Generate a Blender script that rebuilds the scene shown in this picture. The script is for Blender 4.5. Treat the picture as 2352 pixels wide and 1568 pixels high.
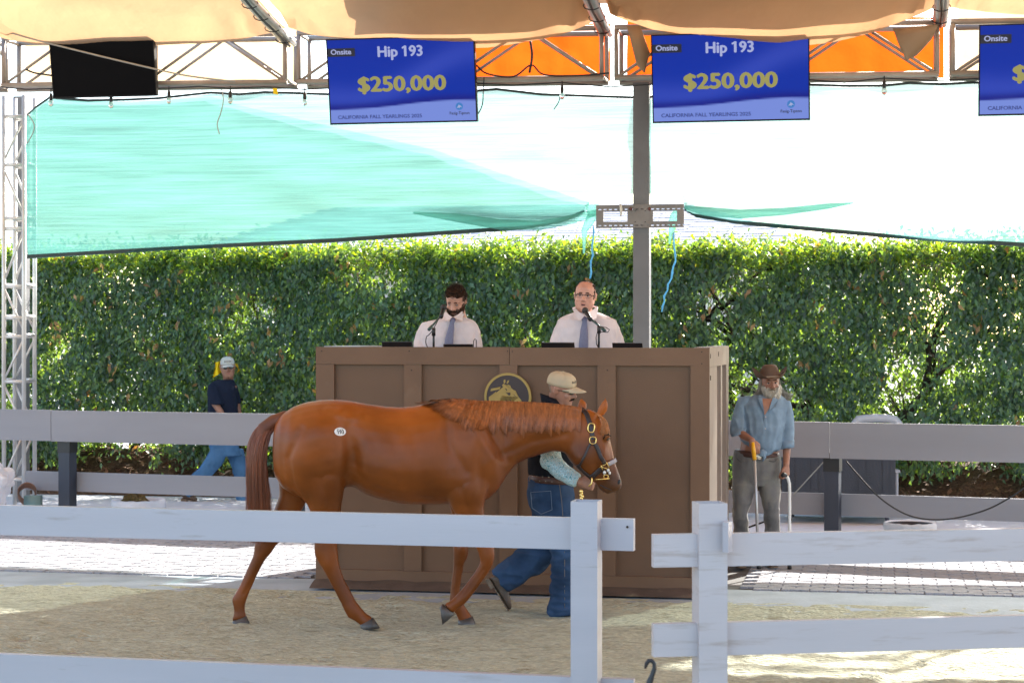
import bpy, bmesh, math, random, os
import numpy as np
from mathutils import Vector, Matrix, noise
from math import sin, cos, pi, radians as R
random.seed(7); np.random.seed(7)
for _o in list(bpy.data.objects): bpy.data.objects.remove(_o)
SC = bpy.context.scene; COL = SC.collection
# ------------------------------------------------------------------ camera, sky, sun, exposure
FP, HC, HY, CX = 4400.0, 2.07, 765.0, 1176.0      # focal length, camera height, horizon and centre on a 2352 px wide frame
cd = bpy.data.cameras.new('camera'); cam = bpy.data.objects.new('camera', cd); COL.objects.link(cam)
cam.location = (0, 0, HC); cam.rotation_euler = (R(90), 0, 0)
cd.sensor_width = 36; cd.lens = FP/2352*36; cd.shift_y = -(784-HY)/2352; cd.clip_start = .1; cd.clip_end = 900
cd.dof.use_dof = True; cd.dof.focus_distance = 13.6; cd.dof.aperture_fstop = 6.3
SC.camera = cam
SUN_AZ, SUN_EL = 36.0, 29.0
w = bpy.data.worlds.new('World'); SC.world = w; w.use_nodes = True
nt = w.node_tree; sk = nt.nodes.new('ShaderNodeTexSky'); sk.sky_type = 'NISHITA'; sk.sun_disc = False
sk.sun_elevation = R(SUN_EL); sk.sun_rotation = R(SUN_AZ); sk.air_density = 1.0; sk.dust_density = 1.2
nt.links.new(sk.outputs[0], nt.nodes['Background'].inputs[0]); nt.nodes['Background'].inputs[1].default_value = .145
sl = bpy.data.lights.new('sun', 'SUN'); sl.energy = 5.0; sl.angle = R(.5); sl.color = (1, .95, .87)
sun = bpy.data.objects.new('sun', sl); COL.objects.link(sun)
sd = Vector((sin(R(SUN_AZ))*cos(R(SUN_EL)), cos(R(SUN_AZ))*cos(R(SUN_EL)), sin(R(SUN_EL))))
sun.rotation_euler = sd.to_track_quat('Z', 'Y').to_euler(); sun.location = sd*60
SC.view_settings.view_transform = 'Standard'; SC.view_settings.look = 'None'
SC.view_settings.exposure = 1.95; SC.view_settings.gamma = 1; SC.view_settings.use_curve_mapping = False
SC.cycles.use_denoising = True; SC.cycles.max_bounces = 8; SC.cycles.transparent_max_bounces = 24
SC.cycles.sample_clamp_indirect = 6; SC.cycles.caustics_reflective = False; SC.cycles.caustics_refractive = False
# ------------------------------------------------------------------ places
TH = R(10.9); U = Vector((cos(TH), -sin(TH), 0)); V = Vector((sin(TH), cos(TH), 0))
def W(x, y, Y): return Vector(((x-CX)*Y/FP, Y, HC-(y-HY)*Y/FP))
def F(a, b, z): p = U*a+V*b; return Vector((p.x, p.y, z))
def ax(px, b): t = (px-CX)/FP; return b*(cos(TH)*t-sin(TH))/(cos(TH)+sin(TH)*t)
def FZ(px, py, b): a = ax(px, b); return HC-(py-HY)*F(a, b, 0).y/FP
def FP3(px, py, b): return F(ax(px, b), b, FZ(px, py, b))
def fbm(v, sc=1., oc=3): return noise.fractal(Vector(v)*sc, 1.0, 2.0, oc)
# ------------------------------------------------------------------ objects
def tag(o, label=None, cat=None, group=None, kind=None):
    if label: o['label'] = label
    if cat: o['category'] = cat
    if group: o['group'] = group
    if kind: o['kind'] = kind
    return o
def empty(name, loc, label, cat, group=None):
    o = bpy.data.objects.new(name, None); COL.objects.link(o); o.location = loc; o.empty_display_size = .1
    return tag(o, label, cat, group)
def par(o, p):
    if p is not None:
        o.parent = p; bpy.context.view_layer.update(); o.matrix_parent_inverse = p.matrix_world.inverted()
    return o
def link(name, me, m, parent=None, smooth=False):
    o = bpy.data.objects.new(name, me); COL.objects.link(o)
    if m is not None:
        me.materials.clear()
        for q in (m if isinstance(m, (list, tuple)) else [m]): me.materials.append(q)
    if smooth: me.polygons.foreach_set('use_smooth', [True]*len(me.polygons))
    if parent is not None:
        o.parent = parent; o.matrix_parent_inverse = PINV(parent)
    return o
def PINV(p):
    m = Matrix.Translation(p.location) @ p.rotation_euler.to_matrix().to_4x4()
    if p.parent is not None: return (PWORLD(p)).inverted()
    return m.inverted()
def PWORLD(p):
    m = Matrix.Translation(p.location) @ p.rotation_euler.to_matrix().to_4x4()
    return m if p.parent is None else PWORLD(p.parent) @ p.matrix_parent_inverse @ m
def obj(name, bm, m, parent=None, smooth=False, bev=0):
    if bev: bmesh.ops.bevel(bm, geom=[e for e in bm.edges if len(e.link_faces) == 2 and e.calc_face_angle(0) > .6], offset=bev, segments=2, affect='EDGES', profile=.6)
    me = bpy.data.meshes.new(name); bm.to_mesh(me); bm.free()
    return link(name, me, m, parent, smooth)
def B(): return bmesh.new()
def hexa(bm, pts):   # 8 points, bottom 4 then top 4
    v = [bm.verts.new(p) for p in pts]
    for f in ((3, 2, 1, 0), (4, 5, 6, 7), (0, 1, 5, 4), (1, 2, 6, 5), (2, 3, 7, 6), (3, 0, 4, 7)): bm.faces.new([v[i] for i in f])
    return v
def fbox(bm, a0, a1, b0, b1, z0, z1, z0b=None, z1b=None):
    z0b = z0 if z0b is None else z0b; z1b = z1 if z1b is None else z1b
    return hexa(bm, [F(a0, b0, z0), F(a1, b0, z0b), F(a1, b1, z0b), F(a0, b1, z0), F(a0, b0, z1), F(a1, b0, z1b), F(a1, b1, z1b), F(a0, b1, z1)])
def obox(bm, c, x, y, z):  # centre, three half vectors
    s = [(-1, -1), (1, -1), (1, 1), (-1, 1)]
    return hexa(bm, [c+x*i+y*j-z for i, j in s]+[c+x*i+y*j+z for i, j in s])
def plank(bm, p, q, h, t):   # board with vertical height h, thickness t between p and q (bottom centre line)
    d = (q-p); d.z = 0; n = Vector((-d.y, d.x, 0)).normalized()*t/2; up = Vector((0, 0, h))
    return hexa(bm, [p-n, q-n, q+n, p+n, p-n+up, q-n+up, q+n+up, p+n+up])
def perp(d):
    d = d.normalized(); a = Vector((0, 0, 1)) if abs(d.z) < .9 else Vector((1, 0, 0))
    x = d.cross(a).normalized(); return x, d.cross(x).normalized()
def tube(bm, pts, r, n=8, cap=True):
    pts = [Vector(p) for p in pts]; rs = r if isinstance(r, (list, tuple)) else [r]*len(pts)
    x = None; rings = []
    for i, p in enumerate(pts):
        d = (pts[min(i+1, len(pts)-1)]-pts[max(i-1, 0)])
        if d.length < 1e-9: d = Vector((0, 0, 1))
        d.normalize()
        if x is None: x, y = perp(d)
        else:
            x = (x-d*x.dot(d)); x = x.normalized() if x.length > 1e-6 else perp(d)[0]; y = d.cross(x)
        rings.append([bm.verts.new(p+(x*cos(2*pi*k/n)+y*sin(2*pi*k/n))*rs[i]) for k in range(n)])
    for a, b in zip(rings, rings[1:]):
        for k in range(n): bm.faces.new((a[k], a[(k+1) % n], b[(k+1) % n], b[k]))
    if cap and n > 2: bm.faces.new(rings[0][::-1]); bm.faces.new(rings[-1])
    return rings
def bez(p0, p1, p2, n=10):
    return [p0*(1-t)**2+p1*2*t*(1-t)+p2*t*t for t in [i/n for i in range(n+1)]]
def loft(bm, rings, n=20, cap=True):
    """rings: (centre, axis vector a, axis vector b[, exponent])"""
    rr = []
    for r in rings:
        c, a, b = r[0], r[1], r[2]; e = r[3] if len(r) > 3 else 2.0
        vs = []
        for k in range(n):
            t = 2*pi*k/n; ct, st = cos(t), sin(t)
            ct = math.copysign(abs(ct)**(2/e), ct); st = math.copysign(abs(st)**(2/e), st)
            vs.append(bm.verts.new(c+a*ct+b*st))
        rr.append(vs)
    for a, b in zip(rr, rr[1:]):
        for k in range(n): bm.faces.new((a[k], a[(k+1) % n], b[(k+1) % n], b[k]))
    if cap: bm.faces.new(rr[0][::-1]); bm.faces.new(rr[-1])
    return rr
def ell(bm, c, rx, ry, rz, rot=None, seg=16, rings=10):
    m = Matrix.Translation(c) @ (rot.to_4x4() if rot is not None else Matrix.Identity(4)) @ Matrix.Diagonal((rx, ry, rz, 1))
    bmesh.ops.create_uvsphere(bm, u_segments=seg, v_segments=rings, radius=1, matrix=m)
def lathe(bm, c, prof, n=24, axis=None):
    x, y, z = Vector((1, 0, 0)), Vector((0, 1, 0)), Vector((0, 0, 1))
    if axis is not None: z = axis.normalized(); x, y = perp(z)
    return loft(bm, [(c+z*h, x*r, y*r) for r, h in prof], n)
def remesh(bm, voxel, smooth=4, fac=.5, name='mesh', disp=None):
    bmesh.ops.recalc_face_normals(bm, faces=bm.faces)
    me = bpy.data.meshes.new(name); bm.to_mesh(me); bm.free()
    o = bpy.data.objects.new('tmp', me); COL.objects.link(o)
    m = o.modifiers.new('r', 'REMESH'); m.mode = 'VOXEL'; m.voxel_size = voxel; m.adaptivity = 0
    if smooth: s = o.modifiers.new('s', 'SMOOTH'); s.iterations = smooth; s.factor = fac
    dg = bpy.context.evaluated_depsgraph_get(); dg.update()
    out = bpy.data.meshes.new_from_object(o.evaluated_get(dg)); out.name = name
    bpy.data.objects.remove(o); bpy.data.meshes.remove(me)
    if disp is not None:
        nv = len(out.vertices); co = np.empty(nv*3); no = np.empty(nv*3)
        out.vertices.foreach_get('co', co); out.vertices.foreach_get('normal', no)
        co = co.reshape(-1, 3); no = no.reshape(-1, 3)
        d = np.array([disp(Vector(c), Vector(k)) for c, k in zip(co, no)])
        out.vertices.foreach_set('co', (co+no*d[:, None]).ravel())
    out.update()
    return out
def pydata(name, v, f, m, parent=None, smooth=False):
    me = bpy.data.meshes.new(name); me.from_pydata(v, [], f); me.update()
    return link(name, me, m, parent, smooth)
# ------------------------------------------------------------------ materials
def mat(name, col, rough=.6, var=.12, scale=6., bump=.0, bscale=80., metal=0., spec=.5, stretch=(1, 1, 1), dirt=None, dirtscale=3., dirtamt=.55, sheen=0., coat=0., emit=None, estr=1., bdist=.01, attr=None):
    m = bpy.data.materials.new(name); m.use_nodes = True; t = m.node_tree; L = t.links.new
    p = t.nodes['Principled BSDF']; p.inputs['Roughness'].default_value = rough; p.inputs['Metallic'].default_value = metal
    p.inputs['Specular IOR Level'].default_value = spec; p.inputs['Sheen Weight'].default_value = sheen; p.inputs['Coat Weight'].default_value = coat
    tc = t.nodes.new('ShaderNodeTexCoord'); mp = t.nodes.new('ShaderNodeMapping'); mp.inputs['Scale'].default_value = stretch
    L(tc.outputs['Object'], mp.inputs[0])
    nz = t.nodes.new('ShaderNodeTexNoise'); nz.inputs['Scale'].default_value = scale; nz.inputs['Detail'].default_value = 5; L(mp.outputs[0], nz.inputs['Vector'])
    mx = t.nodes.new('ShaderNodeMix'); mx.data_type = 'RGBA'
    mr = t.nodes.new('ShaderNodeMapRange'); mr.inputs[1].default_value = .3; mr.inputs[2].default_value = .7; L(nz.outputs[0], mr.inputs[0]); L(mr.outputs[0], mx.inputs[0])
    c = Vector(col[:3]); mx.inputs[6].default_value = (*(c*(1-var)), 1); mx.inputs[7].default_value = (*[min(1, q) for q in c*(1+var)], 1)
    out = mx.outputs[2]
    if attr:
        at = t.nodes.new('ShaderNodeAttribute'); at.attribute_name = attr
        mm = t.nodes.new('ShaderNodeMix'); mm.data_type = 'RGBA'; mm.blend_type = 'MULTIPLY'; mm.inputs[0].default_value = 1
        L(out, mm.inputs[6]); L(at.outputs['Color'], mm.inputs[7]); out = mm.outputs[2]
    if dirt:
        n2 = t.nodes.new('ShaderNodeTexNoise'); n2.inputs['Scale'].default_value = dirtscale; n2.inputs['Detail'].default_value = 7; n2.inputs['Roughness'].default_value = .65; L(mp.outputs[0], n2.inputs['Vector'])
        m2 = t.nodes.new('ShaderNodeMapRange'); m2.inputs[1].default_value = dirtamt; m2.inputs[2].default_value = dirtamt+.2; L(n2.outputs[0], m2.inputs[0])
        mx2 = t.nodes.new('ShaderNodeMix'); mx2.data_type = 'RGBA'; L(m2.outputs[0], mx2.inputs[0]); L(out, mx2.inputs[6]); mx2.inputs[7].default_value = (*dirt, 1); out = mx2.outputs[2]
    L(out, p.inputs['Base Color'])
    if bump:
        n3 = t.nodes.new('ShaderNodeTexNoise'); n3.inputs['Scale'].default_value = bscale; n3.inputs['Detail'].default_value = 4; L(mp.outputs[0], n3.inputs['Vector'])
        bp = t.nodes.new('ShaderNodeBump'); bp.inputs['Strength'].default_value = bump; bp.inputs['Distance'].default_value = bdist; L(n3.outputs[0], bp.inputs['Height']); L(bp.outputs[0], p.inputs['Normal'])
    if emit: p.inputs['Emission Color'].default_value = (*emit, 1); p.inputs['Emission Strength'].default_value = estr
    m['p'] = 1
    return m
def cloth(name, tint, trans, transp=0., tcol=None, var=.15, scale=4., stretch=(1, 1, 1), bump=.3):
    """thin sheet: diffuse + translucent (+ see-through between the threads)"""
    m = bpy.data.materials.new(name); m.use_nodes = True; t = m.node_tree; L = t.links.new; t.nodes.remove(t.nodes['Principled BSDF'])
    tc = t.nodes.new('ShaderNodeTexCoord'); mp = t.nodes.new('ShaderNodeMapping'); mp.inputs['Scale'].default_value = stretch; L(tc.outputs['Object'], mp.inputs[0])
    nz = t.nodes.new('ShaderNodeTexNoise'); nz.inputs['Scale'].default_value = scale; nz.inputs['Detail'].default_value = 6; L(mp.outputs[0], nz.inputs['Vector'])
    mx = t.nodes.new('ShaderNodeMix'); mx.data_type = 'RGBA'; mr = t.nodes.new('ShaderNodeMapRange'); mr.inputs[1].default_value = .3; mr.inputs[2].default_value = .7
    L(nz.outputs[0], mr.inputs[0]); L(mr.outputs[0], mx.inputs[0]); c = Vector(tint)
    mx.inputs[6].default_value = (*(c*(1-var)), 1); mx.inputs[7].default_value = (*[min(1, q) for q in c*(1+var)], 1)
    df = t.nodes.new('ShaderNodeBsdfDiffuse'); tr = t.nodes.new('ShaderNodeBsdfTranslucent'); L(mx.outputs[2], df.inputs[0]); L(mx.outputs[2], tr.inputs[0])
    if bump:
        bp = t.nodes.new('ShaderNodeBump'); bp.inputs['Strength'].default_value = bump; bp.inputs['Distance'].default_value = .05
        n3 = t.nodes.new('ShaderNodeTexNoise'); n3.inputs['Scale'].default_value = scale*2.2; n3.inputs['Detail'].default_value = 3; L(mp.outputs[0], n3.inputs['Vector']); L(n3.outputs[0], bp.inputs['Height'])
        L(bp.outputs[0], df.inputs['Normal']); L(bp.outputs[0], tr.inputs['Normal'])
    s = t.nodes.new('ShaderNodeMixShader'); s.inputs[0].default_value = trans; L(df.outputs[0], s.inputs[1]); L(tr.outputs[0], s.inputs[2]); o = s.outputs[0]
    if transp:
        tp = t.nodes.new('ShaderNodeBsdfTransparent'); tp.inputs[0].default_value = (*(tcol or (1, 1, 1)), 1)
        s2 = t.nodes.new('ShaderNodeMixShader'); m3 = t.nodes.new('ShaderNodeMapRange'); m3.inputs[1].default_value = .25; m3.inputs[2].default_value = .75
        m3.inputs[3].default_value = transp*.8; m3.inputs[4].default_value = transp*1.2; L(nz.outputs[0], m3.inputs[0]); L(m3.outputs[0], s2.inputs[0])
        L(o, s2.inputs[1]); L(tp.outputs[0], s2.inputs[2]); o = s2.outputs[0]
    L(o, t.nodes['Material Output'].inputs[0])
    return m
def leafmat(name, attr='tint'):
    m = bpy.data.materials.new(name); m.use_nodes = True; t = m.node_tree; L = t.links.new; p = t.nodes['Principled BSDF']
    at = t.nodes.new('ShaderNodeAttribute'); at.attribute_name = attr
    L(at.outputs['Color'], p.inputs['Base Color']); p.inputs['Roughness'].default_value = .42; p.inputs['Specular IOR Level'].default_value = .5
    tr = t.nodes.new('ShaderNodeBsdfTranslucent'); hs = t.nodes.new('ShaderNodeMix'); hs.data_type = 'RGBA'; hs.blend_type = 'MULTIPLY'; hs.inputs[0].default_value = 1
    L(at.outputs['Color'], hs.inputs[6]); hs.inputs[7].default_value = (4.4, 3.8, .55, 1); hs.clamp_result = True; L(hs.outputs[2], tr.inputs[0])
    s = t.nodes.new('ShaderNodeMixShader'); s.inputs[0].default_value = .36; L(p.outputs[0], s.inputs[1]); L(tr.outputs[0], s.inputs[2]); L(s.outputs[0], t.nodes['Material Output'].inputs[0])
    return m
M = {}
M['sand'] = mat('sand', (.53, .55, .43), .95, .24, 55, 1., 45, spec=.1, stretch=(.45, 1.3, 1), dirt=(.35, .36, .27), dirtscale=13, dirtamt=.5, bdist=.06)
M['paver'] = mat('paver', (.28, .285, .315), .85, .2, 3, .5, 90, dirt=(.19, .19, .20), dirtamt=.6)
M['joint'] = mat('joint', (.10, .10, .10), .95, .2, 20)
M['earth'] = mat('earth', (.32, .30, .27), .95, .2, 1.5, .3, 20)
M['concrete'] = mat('concrete', (.62, .63, .66), .85, .12, 1.2, .3, 60, dirt=(.5, .5, .5), dirtamt=.55)
M['mulch'] = mat('mulch', (.11, .06, .035), .95, .5, 30, 1., 60, bdist=.04)
M['liner'] = mat('liner', (.30, .36, .42), .7, .15, 3, .5, 25, dirt=(.3, .28, .2), dirtamt=.62)
M['linerbrown'] = mat('liner_brown', (.085, .06, .047), .8, .25, 6, .5, 25, dirt=(.28, .24, .15), dirtamt=.58)
M['boothbrown'] = mat('booth_brown', (.168, .092, .053), .55, .12, 2.2, .35, 160, dirt=(.20, .125, .08), dirtscale=2, dirtamt=.62, bdist=.004, spec=.3)
M['boothside'] = mat('booth_brown_sunlit', (.34, .27, .225), .5, .15, 3, .3, 60, stretch=(1, 1, .2), dirt=(.22, .16, .12), dirtscale=5, dirtamt=.58, spec=.4)  # booth brown made paler: sunlight on the side boards put into the colour
M['boothpanel'] = mat('booth_panel', (.15, .084, .050), .6, .1, 1.6, .35, 190, bdist=.004, spec=.3)
M['vinyl2'] = mat('vinyl_scuffed', (.50, .46, .465), .4, .05, 2, .05, 30, stretch=(.25, 1, 3), dirt=(.34, .27, .23), dirtscale=7, dirtamt=.56)
M['vinyl'] = mat('vinyl', (.44, .43, .465), .35, .05, 2, .05, 30, stretch=(.25, 1, 3), dirt=(.30, .27, .26), dirtscale=8, dirtamt=.60)
M['greyboard'] = mat('grey_board', (.25, .25, .275), .6, .06, 1.2, .3, 120, stretch=(.3, 1, 3), dirt=(.15, .13, .12), dirtscale=9, dirtamt=.74)
M['darkpost'] = mat('dark_post', (.028, .035, .055), .5, .15, 4)
M['steel'] = mat('steel', (.15, .148, .152), .55, .1, 3, .15, 60)
M['trussalu'] = mat('truss_metal_shaded', (.36, .30, .25), .5, .15, 5, .1, 40, metal=.2)  # aluminium darkened and warmed: shade under the canopy put into the colour
M['alu'] = mat('alu', (.62, .60, .57), .35, .12, 5, .1, 40, metal=.35)
M['black'] = mat('black', (.012, .012, .014), .45, .2, 8)
M['bezel'] = mat('bezel', (.006, .006, .008), .5, .1, 8, spec=.2)#, .1, 8)
M['lcdoff'] = mat('lcd_off', (.003, .003, .004), .3, .1, 8, spec=.06)#, .1, 8)
M['wood'] = mat('wood', (.04, .03, .024), .9, .35, 9, 1., 40, stretch=(1, 1, .3), bdist=.02)
M['twig'] = mat('twig', (.12, .085, .065), .85, .3, 9)
M['leaf'] = leafmat('leaf')
M['net'] = cloth('net', (.115, .245, .235), .66, .145, (.84, .98, .96), .18, 3.2, (.35, .35, 16), .3)
M['net2'] = cloth('net_layer', (.24, .48, .43), .6, .5, (.74, .95, .90), .22, 3.4, (.3, .3, 14), .3)
M['nethem'] = mat('net_hem', (.03, .05, .05), .8, .2, 8)
M['tan'] = cloth('tan_canvas', (.60, .35, .18), .40, 0, None, .06, 1.4, (1, .5, 1), .5)
M['tan2'] = cloth('tan_canvas_dark', (.40, .28, .18), .12, 0, None, .06, 1.4, (1, .5, 1), .5)
M['cream'] = cloth('cream_canvas', (.66, .50, .31), .5, 0, None, .08, 1.6, (1, 1, 1), .6)
M['orange'] = cloth('orange_tarp', (.60, .080, .006), .5, 0, None, .06, 1.5, (1, 1, 1), .5)
M['roof'] = mat('shingle', (.78, .72, .72), .9, .2, 3, .4, 30)
M['wall'] = mat('stucco', (.55, .50, .45), .9, .08, 2, .2, 60)
# ------------------------------------------------------------------ ground, sand ring, pavers, concrete
bm = B(); bmesh.ops.create_grid(bm, x_segments=2, y_segments=2, size=400); tag(obj('ground', bm, M['earth']), kind='structure')
PR = {}
for _ in range(260):
    _a, _b, _r = random.uniform(-9, 6), random.uniform(7.5, 14.7), random.uniform(.05, .09); _q = F(_a, _b, 0)
    for i in range(-1, 2):
        for j in range(-1, 2): PR.setdefault((int(_q.x//.25)+i, int(_q.y//.25)+j), []).append((_q.x, _q.y, _r))
def dents(x, y):
    s = 0
    for qx, qy, r in PR.get((int(x//.25), int(y//.25)), ()):
        k = math.hypot(x-qx, (y-qy)*.9)/r
        if k < 2: s += -.028*math.exp(-k*k*1.2)+.014*math.exp(-((k-1.25)/.3)**2)
    return s
def sandz(x, y):
    a = x*cos(TH)-y*sin(TH); b = x*sin(TH)+y*cos(TH)
    z = .022+.020*fbm((x*.9, y*1.1, 0), 1, 3)+.016*fbm((x*4, y*7, 3), 1, 3)+.010*fbm((x*12, y*18, 5), 1, 2)
    edge = 14.84+.06*noise.noise(Vector((a*1.3, 0, 5)))+.12*max(0, -(a+4.5))*.5-b
    return min(z+dents(x, y), -.004+edge*.16), edge
va, vb = np.arange(-10.5, 7, .045), np.arange(6.6, 15.7, .04)
vs = []; keep = []
for b in vb:
    for a in va:
        p = F(a, b, 0); z, e = sandz(p.x, p.y); vs.append((p.x, p.y, max(z, -.05)))
na = len(va); fs = [(j*na+i, j*na+i+1, (j+1)*na+i+1, (j+1)*na+i) for j in range(len(vb)-1) for i in range(na-1)]
sand = tag(pydata('sand', vs, fs, M['sand'], smooth=True), kind='structure')
for nm, (a0, a1, b0, b1, z), m in (('liner_strip', (-12, 8, 14.3, 15.5, .006), 'liner'),):
    g = 60; vs = []; fs = []
    for i in range(g+1):
        a = a0+(a1-a0)*i/g
        for j in range(5):
            b = b0+(b1-b0)*j/4
            if j == 4: b += .07*noise.noise(Vector((a*.8, 2, 0)))+.1*max(0, -(a+5))*.4
            p = F(a, b, z+(.012*(1+noise.noise(Vector((a*2, b*3, 0)))) if 0 < j < 4 else 0)); vs.append(p)
    fs = [(i*5+j, (i+1)*5+j, (i+1)*5+j+1, i*5+j+1) for i in range(g) for j in range(4)]
    tag(pydata(nm, vs, fs, M[m], smooth=True), 'blue-grey fabric liner edging the sand ring', kind='structure')
# brown liner lapping up the foot of the booth
vs = []; g = 50
for i in range(g+1):
    a = -4.49+3.24*i/g; h = .05+.03*abs(noise.noise(Vector((a*2.2, 1, 0))))*2
    for (b, z) in ((14.73, .035), (14.80, .05+h*.2), (14.86, .05+h*.5), (14.893, .03+h)): vs.append(F(a, b+.01*noise.noise(Vector((a*6, b, 0))), z))
pydata('ground_cover', vs, [(i*4+j, (i+1)*4+j, (i+1)*4+j+1, i*4+j+1) for i in range(g) for j in range(3)], M['linerbrown'], smooth=True)['kind'] = 'structure'
bm = B(); fbox(bm, -13, 9, 15.0, 19.0, -.05, .002); paving = tag(obj('paving', bm, M['joint']), kind='structure')
PU, PV = .225, .1125
def paver_pts(w=PU-.008, d=PV-.007):
    z = .012; o = [(-w/2, -d/2), (-w/4, -d/2), (-w/4+.012, -d/2+z), (w/4-.012, -d/2+z), (w/4, -d/2), (w/2, -d/2), (w/2+.0, -d/6), (w/2+z, 0), (w/2, d/6), (w/2, d/2), (w/4, d/2), (w/4-.012, d/2+z), (-w/4+.012, d/2+z), (-w/4, d/2), (-w/2, d/2), (-w/2, d/6), (-w/2+z, 0), (-w/2, -d/6)]
    return o
pm = B(); lo = [pm.verts.new((x, y, 0)) for x, y in paver_pts()]; hi = [pm.verts.new((x*.975, y*.96, .018)) for x, y in paver_pts()]
pm.faces.new(hi); n = len(lo)
for k in range(n): pm.faces.new((lo[k], lo[(k+1) % n], hi[(k+1) % n], hi[k]))
pme = bpy.data.meshes.new('paver'); pm.to_mesh(pme); pm.free(); pme.materials.append(M['paver'])
cells = []
for j in range(int((19.0-15.0)/PV)):
    for i in range(-58, 34):
        a = (i+.5*(j % 2))*PU; b = 15.06+j*PV
        if -4.75 < a < -1.1 and b < 17: continue
        p = F(a, b, .003); px = CX+p.x/p.y*FP
        vis = (-40 < px < 740 or 1655 < px < 2390)
        eb = 15.42+.05*noise.noise(Vector((a*.8, 2, 0)))
        if b < eb: continue
        cells.append((0 if vis else 1, b+abs(a)*.001, p))
cells.sort(key=lambda c: (c[0], c[1]))
for c in cells[:300]:
    o = bpy.data.objects.new('paver', pme); COL.objects.link(o); o.parent = paving
    o.location = c[2]+Vector((0, 0, random.uniform(-.002, .003))); o.rotation_euler = (random.uniform(-.006, .006), random.uniform(-.006, .006), -TH+random.uniform(-.01, .01))
bp_ = paver_pts(); vs = []; fs = []
for c in cells[300:]:
    k = len(vs); rz = -TH+random.uniform(-.01, .01); cr, sr = cos(rz), sin(rz); dz = random.uniform(-.002, .003)
    for x, y in bp_: vs.append((c[2].x+x*cr-y*sr, c[2].y+x*sr+y*cr, c[2].z+dz))
    for x, y in bp_: x *= .975; y *= .96; vs.append((c[2].x+x*cr-y*sr, c[2].y+x*sr+y*cr, c[2].z+.018+dz))
    fs.append(list(range(k+n, k+2*n))); fs += [(k+q, k+(q+1) % n, k+n+(q+1) % n, k+n+q) for q in range(n)]
tag(pydata('paver_field', vs, fs, M['paver'], paving), kind='stuff')
bm = B(); fbox(bm, -16, 10, 19.0, 23.0, -.05, .016); tag(obj('concrete_pavement', bm, M['concrete']), kind='structure')
bm = B(); fbox(bm, -30, 20, 25.6, 60, -.05, .01); tag(obj('road', bm, mat('pale_road', (.5, .49, .47), .9, .1, 2, .2, 30)), kind='structure')
# mulch bank
vs = []; aa = np.arange(-14, 7, .09); bb = np.linspace(22.85, 25.2, 26)
for b in bb:
    t = (b-22.85)/2.35
    for a in aa: p = F(a, b, .0+.5*min(1, t*2.6)*(1-max(0, t-.75)*2.5)+.10*fbm((a*2.5, b*2.5, 0), 1, 4)*(0 if b == bb[0] else 1)+(random.uniform(-.02, .02) if b > bb[0] else 0)); vs.append(p)
na = len(aa); tag(pydata('mulch_bank', vs, [(j*na+i, j*na+i+1, (j+1)*na+i+1, (j+1)*na+i) for j in range(len(bb)-1) for i in range(na-1)], M['mulch']), 'bank of brown mulch and fallen leaves under the hedge', kind='stuff')
# ------------------------------------------------------------------ far building with pale shingled roof
bg = empty('building', F(-2, 42, 0), 'low building with pale shingled roof seen between hedge and shade net', 'building')
bm = B(); fbox(bm, ax(330, 41), ax(2020, 41), 41, 53, 0, 3.54); obj('wall', bm, M['wall'], bg)
e0, e1 = ax(300, 40.2), ax(2060, 40.2); r0, r1 = ax(760, 47.), ax(1560, 47.); ZE, ZR = 3.55, 5.25
rf = B(); lo_ = [F(e0, 40.2, ZE), F(e1, 40.2, ZE), F(e1, 53.8, ZE), F(e0, 53.8, ZE)]; ri = [F(r0, 47, ZR), F(r1, 47, ZR)]
q = [rf.verts.new(p) for p in lo_+ri]; [rf.faces.new([q[k] for k in f]) for f in ((0, 1, 5, 4), (1, 2, 5), (2, 3, 4, 5), (3, 0, 4), (3, 2, 1, 0))]
rfo = obj('roof', rf, M['roof'], bg)
vs = []; fs = []
for j in range(24):
    t0 = j/24; t1 = (j+1.2)/24; La, Ra = e0+(r0-e0)*t0, e1+(r1-e1)*t0
    n = max(2, int((Ra-La)/.5)); off = .25*(j % 2)
    for i in range(n):
        a0 = min(Ra, La+(Ra-La)*i/n+off); a1 = min(Ra, a0+(Ra-La)/n-.012); k = len(vs); dz = random.uniform(0, .012)
        b0 = 40.2+6.8*t0; b1 = 40.2+6.8*t1; z0 = ZE+.05+(ZR-ZE)*t0+dz; z1 = ZE+.01+(ZR-ZE)*t1
        vs += [F(a0, b0, z0), F(a1, b0, z0), F(a1, b1, z1), F(a0, b1, z1), F(a0, b0, z0-.03), F(a1, b0, z0-.03)]
        fs += [(k, k+1, k+2, k+3), (k+4, k+5, k+1, k)]
tag(pydata('shingle', vs, fs, M['roof'], rfo), kind='stuff')
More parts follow.
